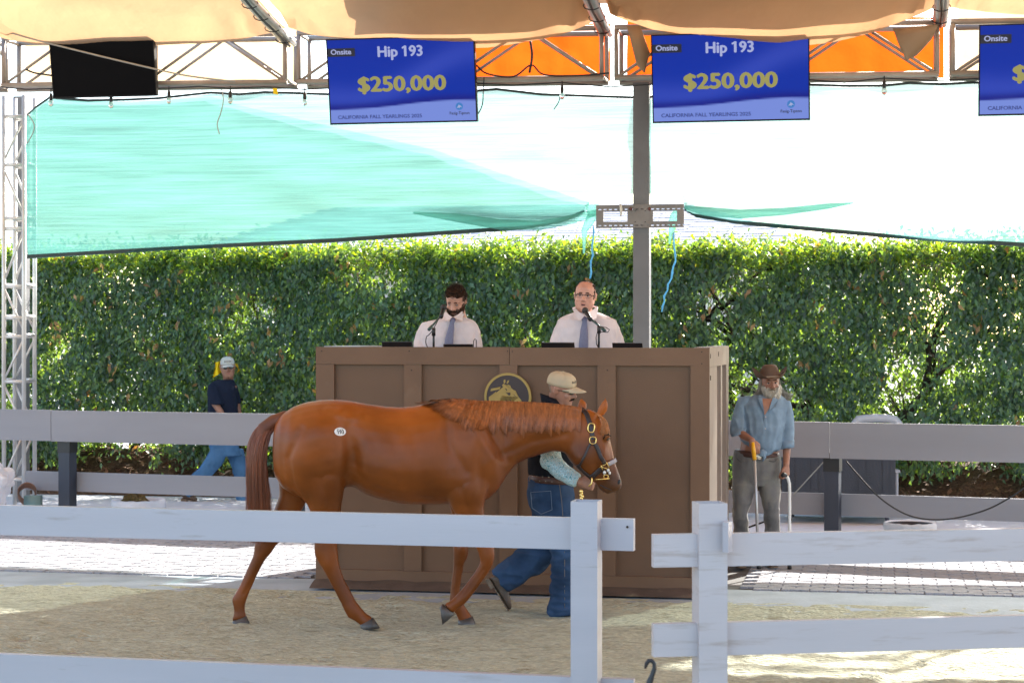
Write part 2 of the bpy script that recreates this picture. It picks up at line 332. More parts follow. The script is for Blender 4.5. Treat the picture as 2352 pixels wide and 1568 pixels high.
# ------------------------------------------------------------------ hedge
hg = empty('hedge', F(-4, 23.6, 0), 'tall clipped green hedge with bare twiggy patches and sunlit top behind the ring', 'hedge')
def hs(a, z): return 23.05+.22*fbm((a*.55, 0, z*.7), 1, 2)+.17*fbm((a*2.2, 1, z*2.2), 1, 2)
def hole(a, z): return fbm((a*.9+7, 3, z*1.1), 1, 3)
P_, T_, C_ = [], [], []
G = [(.045, .088, .070), (.058, .108, .086), (.070, .125, .094), (.076, .135, .074), (.042, .076, .066), (.092, .15, .066)]
def top(a): return 3.05+.09*noise.noise(Vector((a*1.3, 9, 0)))+.09*noise.noise(Vector((a*4, 9, 0)))
lv = []; lc = []
def cluster(a, b, z, out, n, size, tints, spread=.07):
    for _ in range(n):
        c = F(a+random.gauss(0, spread), b+random.gauss(0, spread*.7), z+random.gauss(0, spread))
        nrm = (out+Vector((random.gauss(0, .55), random.gauss(0, .55), random.gauss(0, .5)))).normalized()
        down = Vector((random.gauss(0, .6), random.gauss(0, .35), -1)); d = (down-nrm*down.dot(nrm)).normalized(); s = nrm.cross(d)
        l = size*random.uniform(.7, 1.25); wd = l*random.uniform(.2, .27); fold = nrm*wd*.35
        lv.extend([c-d*l*.5, c-d*l*.08+s*wd+fold, c+d*l*.5-nrm*l*.08, c-d*l*.08-s*wd+fold, c-d*l*.1, ])
        t = random.choice(tints); k = random.uniform(.72, 1.7); lc.append((t[0]*k, t[1]*k, t[2]*k, 1))
front = -V+Vector((0, 0, .35))
A0, A1 = -13.2, 4.2
for _ in range(17000):                     # outer shell towards the ring
    a = random.uniform(A0, A1); z = random.uniform(.42, 3.08); h = hole(a, z)+.12*noise.noise(Vector((a*4, z*4, 9)))
    thr = .31-(.25 if z < 1.3 else .08 if z < 1.8 else 0)
    if h > thr and random.random() < .93: continue
    if z > top(a): continue
    cluster(a, hs(a, z)+abs(random.gauss(0, .09)), z, front, 7, .088, G)
for _ in range(9000):                      # inside
    a = random.uniform(A0, A1); z = random.uniform(.6, 3.0)
    cluster(a, random.uniform(23.4, 24.0), z, front*.3+Vector((0, 0, .3)), 6, .08, G, .1)
for _ in range(8500):                      # back shell in the sun
    a = random.uniform(A0, A1); z = random.uniform(.35, 3.05)
    if hole(a*1.3+20, z) > .16: continue
    cluster(a, 24.15+random.gauss(0, .08), z, V+Vector((0, 0, .35)), 6, .085, G, .08)
for _ in range(6000):                      # top, leaf tints yellowed to paint in the sun's glow
    a = random.uniform(A0, A1)
    cluster(a, random.uniform(22.95, 24.25), top(a)+random.gauss(0, .05)-.03+(random.random()**8)*.16, Vector((0, -.2, 1)), 7, .085, [(.10, .17, .04), (.13, .17, .035), (.08, .14, .05), (.05, .10, .06)], .07)
for _ in range(150):                       # dry leaves
    a = random.uniform(A0, A1); z = random.uniform(.6, 3.1); cluster(a, hs(a, z)-.03, z, front, 3, .10, [(.30, .16, .09), (.24, .13, .07)], .05)
nl = len(lc); me = bpy.data.meshes.new('foliage'); me.vertices.add(nl*5); me.vertices.foreach_set('co', np.array([tuple(p) for p in lv], dtype=np.float32).ravel())
idx = (np.arange(nl)[:, None]*5+np.array([0, 1, 4, 4, 1, 2, 4, 2, 3, 0, 4, 3])[None, :]).ravel()
me.loops.add(nl*12); me.loops.foreach_set('vertex_index', idx); me.polygons.add(nl*4)
me.polygons.foreach_set('loop_start', np.arange(nl*4)*3); me.polygons.foreach_set('loop_total', np.full(nl*4, 3)); me.update(calc_edges=True)
ca = me.color_attributes.new('tint', 'FLOAT_COLOR', 'POINT'); ca.data.foreach_set('color', np.repeat(np.array(lc, dtype=np.float32), 5, axis=0).ravel())
tag(link('foliage', me, M['leaf'], hg), kind='stuff')
bm = B()
def limb(bm, p, d, l, r, depth):
    pts = [p]; q = p.copy(); dd = d.copy()
    for i in range(4):
        dd = (dd+Vector((random.gauss(0, .22), random.gauss(0.01, .06), random.gauss(0, .12)))).normalized(); q = q+dd*l/4; q.z = min(q.z, 2.85+.02*i); pts.append(q.copy())
    tube(bm, pts, [r*(1-.17*i) for i in range(5)], 6 if r > .02 else 4)
    if depth:
        for _ in range(3): limb(bm, pts[random.choice((1, 2, 3, 4))], (dd+Vector((random.gauss(0, .8), random.gauss(.05, .15), random.gauss(.1, .6)))).normalized(), l*.65, r*.5, depth-1)
for i, a in enumerate((-12.6, -11.7, -10.6, -9.8, -8.9, -8.3, -7.2, -6.1, -5.2, -4.1, -3.1, -2.0, -1.05, -.2, .45, 1.5, 2.6, 3.4)):
    tb = B(); r = random.uniform(.055, .10); b = random.uniform(23.6, 23.9); p0 = F(a, b, .2)
    for q in range(random.choice((1, 2, 2))):
        limb(tb, p0+Vector((q*.05, 0, 0)), Vector((random.uniform(-.25, .25), random.uniform(-.1, .05), 1)).normalized(), random.uniform(1.4, 2.0), r, 2)
    obj('trunk', tb, M['wood'], hg, True)
for _ in range(2600):
    a = random.uniform(A0, A1); z = random.uniform(.8, 3.0)
    if hole(a, z) < .12: continue
    p = F(a, hs(a, z)+random.uniform(.0, .25), z); d = Vector((random.gauss(0, 1), random.gauss(0, .3), random.gauss(0, .7))).normalized()
    tube(bm, [p, p+d*.12+Vector((0, 0, .02)), p+d*.25+Vector((0, 0, random.gauss(0, .05)))], [.006, .004, .002], 3, False)
tag(obj('twigs', bm, M['twig'], hg), kind='stuff')
# fallen leaves on the bank
vs = []; fs = []
for _ in range(5200):
    a = random.uniform(A0, A1); b = random.uniform(22.9, 24.3); t = (b-22.85)/2.35; z = .5*min(1, t*2.6)+random.uniform(.0, .09); c = F(a, b, z); l = random.uniform(.03, .07)
    x = Vector((random.gauss(0, 1), random.gauss(0, 1), random.gauss(0, .5))).normalized(); y = perp(x)[0]; k = len(vs); vs += [c-x*l, c+y*l*.45, c+x*l, c-y*l*.45]; fs.append((k, k+1, k+2, k+3))
tag(pydata('fallen_leaves', vs, fs, mat('dry_leaf', (.26, .14, .08), .8, .6, 14)), 'dry brown leaves scattered over the bank under the hedge', kind='stuff')
# ------------------------------------------------------------------ shade nets
def interp(tab, x):
    if x <= tab[0][0]: return tab[0][1]
    for (x0, y0), (x1, y1) in zip(tab, tab[1:]):
        if x <= x1: return y0+(y1-y0)*(x-x0)/(x1-x0)
    return tab[-1][1]
def net(name, x0, x1, topt, bott, b, m, parent, nx=120, ny=34, wav=1., fold=None):
    vs = []
    for i in range(nx+1):
        px = x0+(x1-x0)*i/nx; ty, by = interp(topt, px), interp(bott, px)
        for j in range(ny+1):
            t = j/ny; py = ty+(by-ty)*t; p = FP3(px, py, b); a = p.dot(U)
            d = .08*noise.noise(Vector((a*.8, p.z*2.5, 3)))+.03*noise.noise(Vector((a*1.5, p.z*9-a*.5, 7)))
            if fold: d += fold(px, py)
            vs.append(p-V*(d*wav+.12*t*(1-t)))
    return pydata(name, vs, [(i*(ny+1)+j, (i+1)*(ny+1)+j, (i+1)*(ny+1)+j+1, i*(ny+1)+j+1) for i in range(nx) for j in range(ny)], m, parent, True)
def hem(name, pts, b, h, parent, m='nethem', off=.012):
    bm = B(); q = []
    for (px, py) in pts: q.append(FP3(px, py, b)-V*off)
    for p0, p1 in zip(q, q[1:]):
        vv = [bm.verts.new(p) for p in (p0, p1, p1+Vector((0, 0, h)), p0+Vector((0, 0, h)), p0+V*.008, p1+V*.008)]
        bm.faces.new(vv[:4]); bm.faces.new((vv[0], vv[1], vv[5], vv[4]))
    return obj(name, bm, M[m], parent)
NT = [(63, 268), (85, 248), (115, 227), (203, 234), (300, 232), (366, 229), (430, 222), (484, 216), (550, 220), (609, 215), (755, 220), (900, 216), (1094, 212), (1141, 208), (1243, 220), (1350, 224), (1470, 228)]
NB = [(63, 594), (429, 573), (780, 556), (1000, 541), (1200, 528), (1290, 512), (1345, 490), (1358, 462), (1366, 452), (1470, 444)]
def fold1(px, py):
    y0 = 490+max(0, px-960)*.09-max(0, px-1180)*.10
    return .10*math.exp(-((py-y0)/9)**2)*max(0, min(1, (px-900)/200)) if px > 900 else 0
n1 = empty('shade_net', FP3(700, 400, 20.72), 'teal shade net left of the centre post, sagging towards the mount bracket', 'shade net')
net('netting', 63, 1462, NT, NB, 20.72, M['net'], n1, fold=fold1)
N2T = [(64, 270), (115, 229), (300, 236), (484, 222), (540, 240), (800, 300), (1000, 345), (1150, 398), (1362, 468)]
N2B = [(x, y-1 if x > 64 else y) for x, y in NB]
net('added_shade_layer', 64, 1361, N2T, N2B, 20.80, M['net2'], n1, fold=fold1)  # extra layer added to stand in for a shadow on the net
hem('top_hem', NT, 20.72, .028, n1); hem('bottom_hem', NB[:-3], 20.72, .045, n1)
bm = B(); tube(bm, [FP3(x, y, 20.6) for x, y in ((950, 489), (1050, 500), (1150, 516), (1240, 518), (1310, 505), (1372, 487))], [.012, .05, .06, .055, .05, .035], 10)
obj('gathered_fold', bm, M['net2'], n1, True)
NT3 = [(1470, 228), (1500, 226), (1650, 215), (1860, 198), (1950, 201), (2030, 200), (2090, 194), (2160, 197), (2233, 193), (2300, 197), (2420, 196), (3700, 150)]
NB3 = [(1470, 444), (1556, 446), (1566, 455), (1572, 484), (1600, 500), (1700, 516), (1860, 531), (2040, 547), (2200, 558), (2420, 571), (3700, 620)]
def fold3(px, py):
    y0 = 476+22*math.exp(-((px-1690)/90)**2)-max(0, px-1700)*.04
    return .09*math.exp(-((py-y0)/8)**2)*max(0, min(1, (1960-px)/200)) if px > 1570 else 0
n3 = empty('shade_net', FP3(1900, 380, 20.72), 'pale shade net right of the centre post, glowing white in the sun', 'shade net')
net('netting', 1478, 3700, NT3, NB3, 20.72, M['net'], n3, 200, fold=fold3)
hem('top_hem', NT3, 20.72, .028, n3); hem('bottom_hem', NB3[3:], 20.72, .045, n3)
bm = B(); tube(bm, [FP3(x, y, 20.6) for x, y in ((1572, 476), (1620, 486), (1700, 492), (1800, 486), (1900, 474), (1960, 466))], [.02, .05, .05, .04, .03, .005], 10)
obj('gathered_fold', bm, M['net2'], n3, True)
# knotted net ends at the post
def knot(cx, pts, nm, parent):
    bm = B(); tube(bm, [FP3(x, y, 20.62) for x, y in pts], [.075, .06, .05, .035, .02, .012], 9); return obj(nm, bm, M['net2'], parent, True)
knot(0, [(1360, 470), (1362, 495), (1352, 512), (1342, 530), (1342, 552), (1341, 582)], 'knotted_end', n1)
knot(0, [(1560, 490), (1550, 500), (1545, 512), (1543, 528), (1540, 536), (1538, 560)], 'knotted_end', n3)
for pts, lb in (([(1363, 520), (1360, 560), (1358, 600), (1355, 640)], 'thin blue cord hanging from the net left of the centre post'), ([(1546, 535), (1550, 560), (1549, 600), (1541, 640), (1527, 680), (1520, 716)], 'frayed blue cord hanging from the net right of the centre post')):
    bm = B(); q = [FP3(x, y, 20.55) for x, y in pts]; q2 = []
    for i in range(len(q)-1):
        for t in (0, .33, .66): q2.append(q[i].lerp(q[i+1], t)+Vector((random.gauss(0, .006), 0, 0)))
    q2.append(q[-1]); tube(bm, q2, .009, 6); tube(bm, [p+Vector((.01*sin(i*1.7), -.01, 0)) for i, p in enumerate(q2)], .006, 5)
    tag(obj('blue_cord', bm, mat('blue_cord', (.12, .5, .85), .6), None, True), lb, 'cord', 'blue cords hanging from the nets')
# ------------------------------------------------------------------ truss, tower, posts
AJ = [-13.48, -9.95, -6.43, -2.875, .655, 4.19, 7.72, 11.25]
def zb(a): return 4.908-.013*(a+9.95)
for k in range(5):
    a0, a1 = AJ[k]+.06, AJ[k+1]-.06
    lbl = ['far left roof truss bay at the edge of the frame', 'roof truss bay above the blank screen', 'roof truss bay behind the left lit screen', 'roof truss bay above the centre post behind the right lit screen', 'roof truss bay at the far right end'][k]
    tr = empty('roof_truss', F((a0+a1)/2, 20.6, zb(a0)), 'aluminium '+lbl, 'truss', 'truss bays along the back of the tent')
    for b in (20.45, 20.85):
        for zo in (0, .54):
            bm = B(); tube(bm, [F(a0, b, zb(a0)+zo), F(a1, b, zb(a1)+zo)], .031, 10); obj('chord', bm, M['trussalu'], tr, True)
        n = 4; seg = (a1-a0)/n
        for i in range(n):
            s = i % 2; aa, ab = a0+seg*i+.05, a0+seg*(i+1)-.05
            bm = B(); tube(bm, [F(aa, b, zb(aa)+(.52 if s else .02)), F(ab, b, zb(ab)+(.02 if s else .52))], .017, 8); obj('brace', bm, M['trussalu'], tr, True)
        for a in (a0+.02, (a0+a1)/2, a1-.02):
            bm = B(); tube(bm, [F(a, b, zb(a)+.01), F(a, b, zb(a)+.53)], .026 if a != (a0+a1)/2 else .03, 10); obj('upright', bm, M['trussalu'], tr, True)
    for a in (a0+.02, (a0+a1)/2, a1-.02):
        for zo in (0.02, .52):
            bm = B(); tube(bm, [F(a, 20.45, zb(a)+zo), F(a, 20.85, zb(a)+zo)], .018, 8); obj('crossbar', bm, M['trussalu'], tr, True)
tw = empty('truss_tower', F(-9.8, 20.9, 0), 'white aluminium truss tower at the left edge of the ring', 'truss tower')
bT = 21.05; xa, xb = ax(9, bT), ax(55, bT)
for a in (xa, xb):
    for b in (bT, bT+.29): bm = B(); tube(bm, [F(a, b, 0), F(a, b, 4.87)], .026, 12); obj('chord', bm, M['alu'], tw, True)
lv_ = [4.62, 4.05, 3.42, 3.3, 2.62, 2.25, 2.03, 1.5, .92, .35]
for z in lv_:
    for b in (bT, bT+.29): bm = B(); tube(bm, [F(xa, b, z), F(xb, b, z)], .022, 10); obj('rung', bm, M['alu'], tw, True)
    for a in (xa, xb): bm = B(); tube(bm, [F(a, bT, z+.02), F(a, bT+.29, z+.02)], .02, 8); obj('rung', bm, M['alu'], tw, True)
for i, (z0, z1) in enumerate(((4.6, 4.1), (4.0, 3.45), (3.28, 2.68), (2.6, 2.1), (2.0, 1.52), (1.46, .95), (.9, .37))):
    for b in (bT, bT+.29):
        bm = B(); s = (xb, xa) if i % 2 == 0 else (xa, xb); tube(bm, [F(s[0], b, z0), F(s[1], b, z1)], .015, 8); obj('brace', bm, M['alu'], tw, True)
bm = B(); bb_ = 21.75; fbox(bm, ax(30, bb_), ax(57, bb_), bb_, bb_+.14, 0, 4.95); tag(obj('steel_column', bm, M['steel'], bev=.006), 'grey square steel column behind the truss tower', 'column')
bm = B(); bb_ = 20.62; fbox(bm, ax(1454, bb_), ax(1491, bb_), bb_, bb_+.17, 0, 4.78); tag(obj('steel_column', bm, M['steel'], bev=.006), 'grey square steel column standing behind the booth under the bracket', 'column')
# mount bracket
bk = empty('mount_bracket', FP3(1470, 496, 20.5), 'bare metal television mount bracket bolted across the centre post', 'bracket')
bB = 20.55
def bpx(nm, x0, x1, y0, y1, d=.012, m='alu2', b=bB):
    bm = B(); p, q = FP3(x0, y1, b), FP3(x1, y0, b); fbox(bm, p.dot(U), q.dot(U), b, b+d, FZ(1470, y1, b), FZ(1470, y0, b)); return obj(nm, bm, M[m], bk)
M['alu2'] = mat('bracket_metal', (.20, .18, .165), .5, .15, 6, .1, 40, metal=.2)
for (y0, y1) in ((470, 479.3), (481.8, 485), (508.5, 516.2), (518.8, 523)): bpx('rail', 1369, 1571, y0, y1)
for i in range(17):
    x = 1369+i*12.1
    for (y0, y1) in ((479.3, 481.8), (516.2, 518.8)): bpx('slot_web', x, x+5.5, y0, y1)
bpx('centre_plate', 1441, 1500, 485, 508.5); bpx('end_plate', 1369, 1386, 485, 508.5); bpx('end_plate', 1555, 1571, 485, 508.5)
for x in (1449, 1492): bm = B(); lathe(bm, FP3(x, 480, bB)-V*.0, [(.018, 0), (.018, .02), (.008, .026)], 12, -V); obj('bolt', bm, mat('rust', (.12, .04, .03), .7), bk)
for x in (1459, 1482):
    for y in (484, 510): bm = B(); lathe(bm, FP3(x, y, bB)-V*.0, [(.006, 0), (.006, .004)], 8, -V); obj('bolt', bm, M['black'], bk)
bm = B(); tube(bm, [FP3(1425, 468, 20.5), FP3(1427, 482, 20.5), FP3(1426, 496, 20.5)], [.012, .014, .012], 8); obj('tape_strip', bm, mat('tape', (.7, .65, .55), .6), bk, True)
# ------------------------------------------------------------------ canopy
cn = empty('tent_canopy', F(-4, 17, 5.6), 'tan canvas tent roof sagging between the rafters over the ring', 'canopy')
def rz(b): return 5.33+.17*(20.5-b) if b > 12.5 else 6.69-.05*(12.5-b)
def panel(a0, a1, b0, b1, m, sag, parent, nm='roof_panel', lift=.09, hemz=0., na=46, nb=50, cut=None):
    vs = []
    for j in range(nb+1):
        b = b1+(b0-b1)*j/nb
        for i in range(na+1):
            t = i/na; a = a0+(a1-a0)*t; s = sag*(4*t*(1-t))**.8
            fr = math.exp(-((b1-b)/.5)**2)
            z = rz(b)+lift-s+.035*fbm((a*1.2, b*.8, 0), 1, 3)+.03*sin(a*2.2+b*.8)*sin(b*2.1)-.05*fr*(4*t*(1-t))
            rad = math.hypot((a-a1)*1.0, (b-b1)); z += .085*sin(math.atan2(b1-b, a1-a+1e-6)*14)*math.exp(-rad*1.1)*min(1, rad*3)
            rad = math.hypot((a-a0), (b-b1)); z += .085*sin(math.atan2(b1-b, a-a0+1e-6)*13)*math.exp(-rad*1.1)*min(1, rad*3)
            vs.append(F(a, b, z))
    return pydata(nm, vs, [(j*(na+1)+i, j*(na+1)+i+1, (j+1)*(na+1)+i+1, (j+1)*(na+1)+i) for j in range(nb) for i in range(na)], M[m], parent, True)
SG = [.16, .13, .24, .30, .03, .1, .1]
for k in range(len(AJ)-1):
    panel(AJ[k]+.03, AJ[k+1]-.03, 5.2, 20.3 if k < 4 else 20.45, 'tan', SG[k], cn)
ov = empty('added_shade_sheet', F(-2, 18, 5.8), 'second brown canvas sheet doubled over the middle of the tent roof', 'canvas sheet')  # added sheet, takes the place of shade cast from above the roof
vs = []
def ovs(a, b): return .1
for j in range(31):
    b = 20.6-14*j/30
    for i in range(31):
        a = (-5.25+.17*(20.3-b)*1.0)+(.62+5.25-.17*(20.3-b))*i/30; vs.append(F(a, b, rz(b)+.34+.02*fbm((a, b, 2), 1, 2)))
pydata('added_shade_canvas', vs, [(j*31+i, j*31+i+1, (j+1)*31+i+1, (j+1)*31+i) for j in range(30) for i in range(30)], M['tan2'], ov, True)
for k, a in enumerate(AJ[1:5]):
    rf = empty('rafter', F(a, 20.4, 5.3), ['aluminium rafter with black cable meeting the truss at the far left edge', 'aluminium rafter with black cable left of the left lit screen', 'aluminium rafter with black cable just left of the centre post', 'aluminium rafter with black cable right of the orange tarp'][k], 'rafter', 'rafters under the tent roof')
    def rp(b, da=0, dz=0): return F(a+da-.05, b, rz(b)-.03+dz)
    for da in (-.05, .05): bm = B(); tube(bm, [rp(20.55, da), rp(12.5, da), rp(6, da)], .028, 8); obj('rail', bm, M['alu'], rf, True)
    bm = B(); hexa(bm, [rp(20.5, -.03, -.01), rp(20.5, .03, -.01), rp(12.5, .03, -.01), rp(12.5, -.03, -.01), rp(20.5, -.03, .02), rp(20.5, .03, .02), rp(12.5, .03, .02), rp(12.5, -.03, .02)]); obj('web', bm, M['alu'], rf)
    bm = B(); tube(bm, [rp(20.5, .01, -.035)]+[rp(20.5-i*.4, .012*sin(i*2), -.04) for i in range(1, 14)], .014, 6); obj('cable', bm, M['black'], rf, True)
    for i in range(7):
        bm = B(); b = 20.3-i*.38; tube(bm, [rp(b, .09*cos(t), -.02+.045*sin(t)) for t in [q*pi/5 for q in range(10)]], .006, 4); obj('cable_tie', bm, M['black'], rf, True)
# wall cloths hung behind the truss
def wallcloth(nm, x0, x1, y0, y1, m, label, b=21.0, seed=0, rag=.05):
    vs = []; nx, ny = 50, 14
    for i in range(nx+1):
        px = x0+(x1-x0)*i/nx
        for j in range(ny+1):
            t = j/ny; py = y0+(y1-y0)*t; p = FP3(px, py, b); a = p.dot(U)
            p = p-V*(.06*noise.noise(Vector((a*2.2, seed, t)))+.03*noise.noise(Vector((a*6, seed, t*3)))); p.z += rag*noise.noise(Vector((a*2.5, seed, 3)))*(t if t > .5 else 0)
            vs.append(p)
    return tag(pydata(nm, vs, [(i*(ny+1)+j, (i+1)*(ny+1)+j, (i+1)*(ny+1)+j+1, i*(ny+1)+j+1) for i in range(nx) for j in range(ny)], M[m], None, True), label, 'tarp')
wallcloth('cream_tarp', 60, 690, 60, 196, 'cream', 'cream canvas hung behind the truss near the blank screen', seed=1)
wallcloth('cream_tarp', 2200, 2450, 20, 176, 'cream', 'cream canvas hung behind the truss at the right end', seed=2)
wallcloth('orange_tarp', 1060, 1402, 55, 186, 'orange', 'orange tarp hung behind the truss left of the centre post', seed=3, rag=.02)
wallcloth('orange_tarp', 1440, 2168, 40, 180, 'orange', 'orange tarp hung behind the truss around the right lit screen', seed=4, rag=.02)
for pts, lb in (([(1440, 60), (1470, 62), (1492, 120), (1480, 168), (1462, 150)], 'bunched brown canvas end hanging in the truss left of the right lit screen'), ([(2050, 66), (2155, 58), (2140, 90), (2105, 128), (2082, 138)], 'folded brown canvas flap hanging from the truss at the right')):
    bm = B(); f = [bm.verts.new(FP3(x, y, 20.36)-V*.02*(i % 2)) for i, (x, y) in enumerate(pts)]; g = [bm.verts.new(v.co+V*.05) for v in f]
    bm.faces.new(f); bm.faces.new(g[::-1])
    for i in range(len(f)): bm.faces.new((f[i], g[i], g[(i+1) % len(f)], f[(i+1) % len(f)]))
    bmesh.ops.subdivide_edges(bm, edges=bm.edges, cuts=3, use_grid_fill=True)
    for v in bm.verts: v.co += Vector((0, .05, 0))*noise.noise(v.co*6)
    tag(obj('canvas_flap', bm, M['tan2'], None, True), lb, 'canvas flap')
# ================================================================== fences and booth
def vrail(name, p, q, h, t, m, parent, bev=.006): bm = B(); plank(bm, p, q, h, t); return obj(name, bm, M[m], parent, bev=bev)
# near white fence, left run: line through pixel/scale pairs
def WZ(x, Y, z): return Vector(((x-CX)*Y/FP, Y, z))
fl = empty('white_fence', WZ(1350, 9.02, 0), 'white vinyl rail fence left of the gateway, in front of the horse', 'fence', 'white vinyl fence runs')
Pa, Pb = WZ(-260, FP/444, 0), WZ(1457, FP/486.5, 0)
dL = (Pb-Pa).normalized()
for z, nm in ((1.045, 'rail'), (.29, 'rail')): vrail(nm, Pa+Vector((0, 0, z)), Pb+Vector((0, 0, z)), .150, .045, 'vinyl', fl)
def post(parent, c, d, wd, ztop):
    n = Vector((-d.y, d.x, 0)); o = wd/2; i = o-.006
    bm = B()
    out = [[bm.verts.new(c+d*sx*k+n*sy*k+Vector((0, 0, z))) for sx, sy in ((-1, -1), (1, -1), (1, 1), (-1, 1))] for k, z in ((o, 0), (o, ztop), (i, ztop), (i, .3))]
    for r0, r1 in zip(out, out[1:]):
        for k in range(4): bm.faces.new((r0[k], r0[(k+1) % 4], r1[(k+1) % 4], r1[k]))
    bm.faces.new(out[-1]); return obj('post', bm, M['vinyl2' if parent.location.x > .5 else 'vinyl'], parent, bev=.004)
pc = WZ(1347, 9.04, 0); dd = Vector((cos(R(19)), -sin(R(19)), 0)); dd = Vector((cos(R(-4)), sin(R(-4)), 0))
dd = dL
post(fl, pc, dd, .127, 1.281)
post(fl, Pa+dL*.45, dd, .127, 1.281)
fr = empty('white_fence', WZ(1630, 8.45, 0), 'white vinyl three-rail fence right of the gateway, scuffed near the booth corner', 'fence', 'white vinyl fence runs')
Qa, Qb = WZ(1499, FP/527, 0), WZ(2640, FP/506, 0); dR = (Qb-Qa).normalized()
for z in (1.052, .663, .275): vrail('rail', Qa+Vector((0, 0, z)), Qb+Vector((0, 0, z)), .143, .045, 'vinyl2', fr)
post(fr, WZ(1630, FP/524, 0), dR, .127, 1.33)
# small white bracket lip behind the right post
bm = B(); p = WZ(1672, 8.28, 1.19); obox(bm, p+Vector((0, .02, 0)), Vector((.012, .03, 0)), Vector((-.01, .02, 0)), Vector((0, 0, .065))); obj('rail_bracket', bm, M['vinyl'], fr, bev=.003)
for (x, y, Yd) in ((1441, 1210, FP/486.5-.035),):
    bm = B(); lathe(bm, W(x, y, Yd)+Vector((0, .01, 0)), [(.006, 0), (.006, .004)], 10, Vector((0, -1, 0))); obj('screw_hole', bm, M['wood'], fl)
# far grey fence
def GL(t): return Vector((-7.6, 22.43, 0)).lerp(Vector((7.4, 17.08, 0)), t)
def tX(X): return (X+7.6)/15.0
def gX(px):   # X where the line meets a pixel column
    lo, hi = -7.6, 7.4
    for _ in range(40):
        m_ = (lo+hi)/2; q = GL(tX(m_))
        if CX+q.x/q.y*FP < px: lo = m_
        else: hi = m_
    return lo
gl = empty('ring_fence', GL(tX(-4)), 'grey painted board fence left of the booth with dark posts', 'fence', 'grey board fence runs')
gr = empty('ring_fence', GL(tX(4)), 'grey painted board fence right of the booth with dark posts', 'fence', 'grey board fence runs')
gd = (GL(1)-GL(0)).normalized(); gn = Vector((-gd.y, gd.x, 0)); xs = [-7.6, gX(143.5), -1.3]; xr = [1.0, gX(1915), 7.4]
for g, X in ((gl, xs), (gr, xr)):
    for i in range(2):
        e = .003; dz = (.0, .004)[i]
        vrail('top_board', GL(tX(X[i]+e))-gn*.21+Vector((0, 0, .872-dz)), GL(tX(X[i+1]-e))-gn*.21+Vector((0, 0, .872-dz)), .345, .04, 'greyboard', g, .004)
    a = gX(61) if g is gl else 1.0; b = -1.3 if g is gl else 7.4
    vrail('lower_board', GL(tX(a))+Vector((0, 0, .30)), GL(tX(b))+Vector((0, 0, .30)), .215, .04, 'greyboard', g, .004)
gd = (GL(1)-GL(0)).normalized(); gn = Vector((-gd.y, gd.x, 0))
for g, px in ((gl, 167), (gl, 690), (gr, 1917)):
    p = GL(tX(gX(px)))-gn*.105
    bm = B(); obox(bm, p+Vector((0, 0, .46)), gd*.07, gn*.075, Vector((0, 0, .46))); obj('post', bm, M['darkpost'], g, bev=.004)
    bm = B(); obox(bm, p+Vector((0, 0, .835)), gd*.078, gn*.082, Vector((0, 0, .095))); obj('post_cap', bm, M['black'], g, bev=.004)
# booth
BA0, BA1, BB0, BB1, BZ = -4.484, -1.309, 14.9, 16.85, 1.96
bo = empty('auction_booth', F((BA0+BA1)/2, BB0+.9, 0), 'brown panelled auctioneers\' booth with round gold and dark horse emblem', 'booth')
def bb2(nm, a0, a1, b0, b1, z0, z1, m='boothbrown', bev=.003, par_=None): bm = B(); fbox(bm, a0, a1, b0, b1, z0, z1); return obj(nm, bm, M[m], par_ or bo, bev=bev)
pxs = [(727, 767), (928, 968), (1147, 1188), (1372, 1414), (1586, 1628)]
bat = [(ax(p, BB0), ax(q, BB0)) for p, q in pxs]; bat[0] = (BA0, bat[0][1]); bat[-1] = (bat[-1][0], BA1)
for i in range(4): bb2('panel', bat[i][1]-.02, bat[i+1][0]+.02, BB0+.035, BB0+.06, .1, BZ-.1, 'boothpanel')
for a0, a1 in bat: bb2('batten', a0, a1, BB0+.002, BB0+.045, .17, 1.818)
jm = ax(1170, BB0); bb2('top_board', BA0, jm-.002, BB0, BB0+.045, 1.82, BZ); bb2('top_board', jm+.002, BA1, BB0-.002, BB0+.045, 1.816, BZ-.004)
bb2('base_board', BA0, BA1, BB0, BB0+.045, 0, .168)
# right side wall
bb2('side_panel', BA1-.16, BA1-.125, BB0+.05, BB1, .05, BZ-.05, 'boothpanel')
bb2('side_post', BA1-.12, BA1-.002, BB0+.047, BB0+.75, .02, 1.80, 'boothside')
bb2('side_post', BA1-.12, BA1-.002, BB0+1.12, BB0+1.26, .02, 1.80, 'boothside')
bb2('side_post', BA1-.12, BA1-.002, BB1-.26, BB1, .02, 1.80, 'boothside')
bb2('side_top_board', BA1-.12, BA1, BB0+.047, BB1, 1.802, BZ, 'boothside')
bb2('side_base_board', BA1-.12, BA1, BB0+.047, BB1, 0, .018)
bb2('side_panel', BA0, BA0+.1, BB0+.05, BB1, 0, BZ-.002); bb2('back_panel', BA0+.1, BA1-.16, BB1-.06, BB1, 0, 1.3, 'boothpanel')
bb2('desk', BA0+.1, BA1-.165, BB0+.05, BB0+.55, 1.86, 1.90); bb2('platform', BA0+.1, BA1-.165, BB0+.06, BB1-.06, .62, .70)
bb2('white_cover', ax(752, BB0+.2), ax(885, BB0+.9), BB0+.1, BB0+.85, 1.903, 1.965, 'vinyl')
for x, y in ((739, 806), (940, 806), (1166, 806), (1177, 807), (945, 850), (1395, 850), (1612, 808), (1612, 835)):
    bm = B(); lathe(bm, FP3(x, y, BB0)+V*.002, [(.005, 0), (.005, .005)], 8, -V); obj('screw', bm, M['wood'], bo)
for b, z in ((BB0+.1, 1.89), (BB0+.86, 1.9), (BB0+.12, 1.72)):
    bm = B(); lathe(bm, F(BA1-.004, b, z), [(.02, 0), (.02, .006)], 10, U); obj('screw', bm, M['wood'], bo)
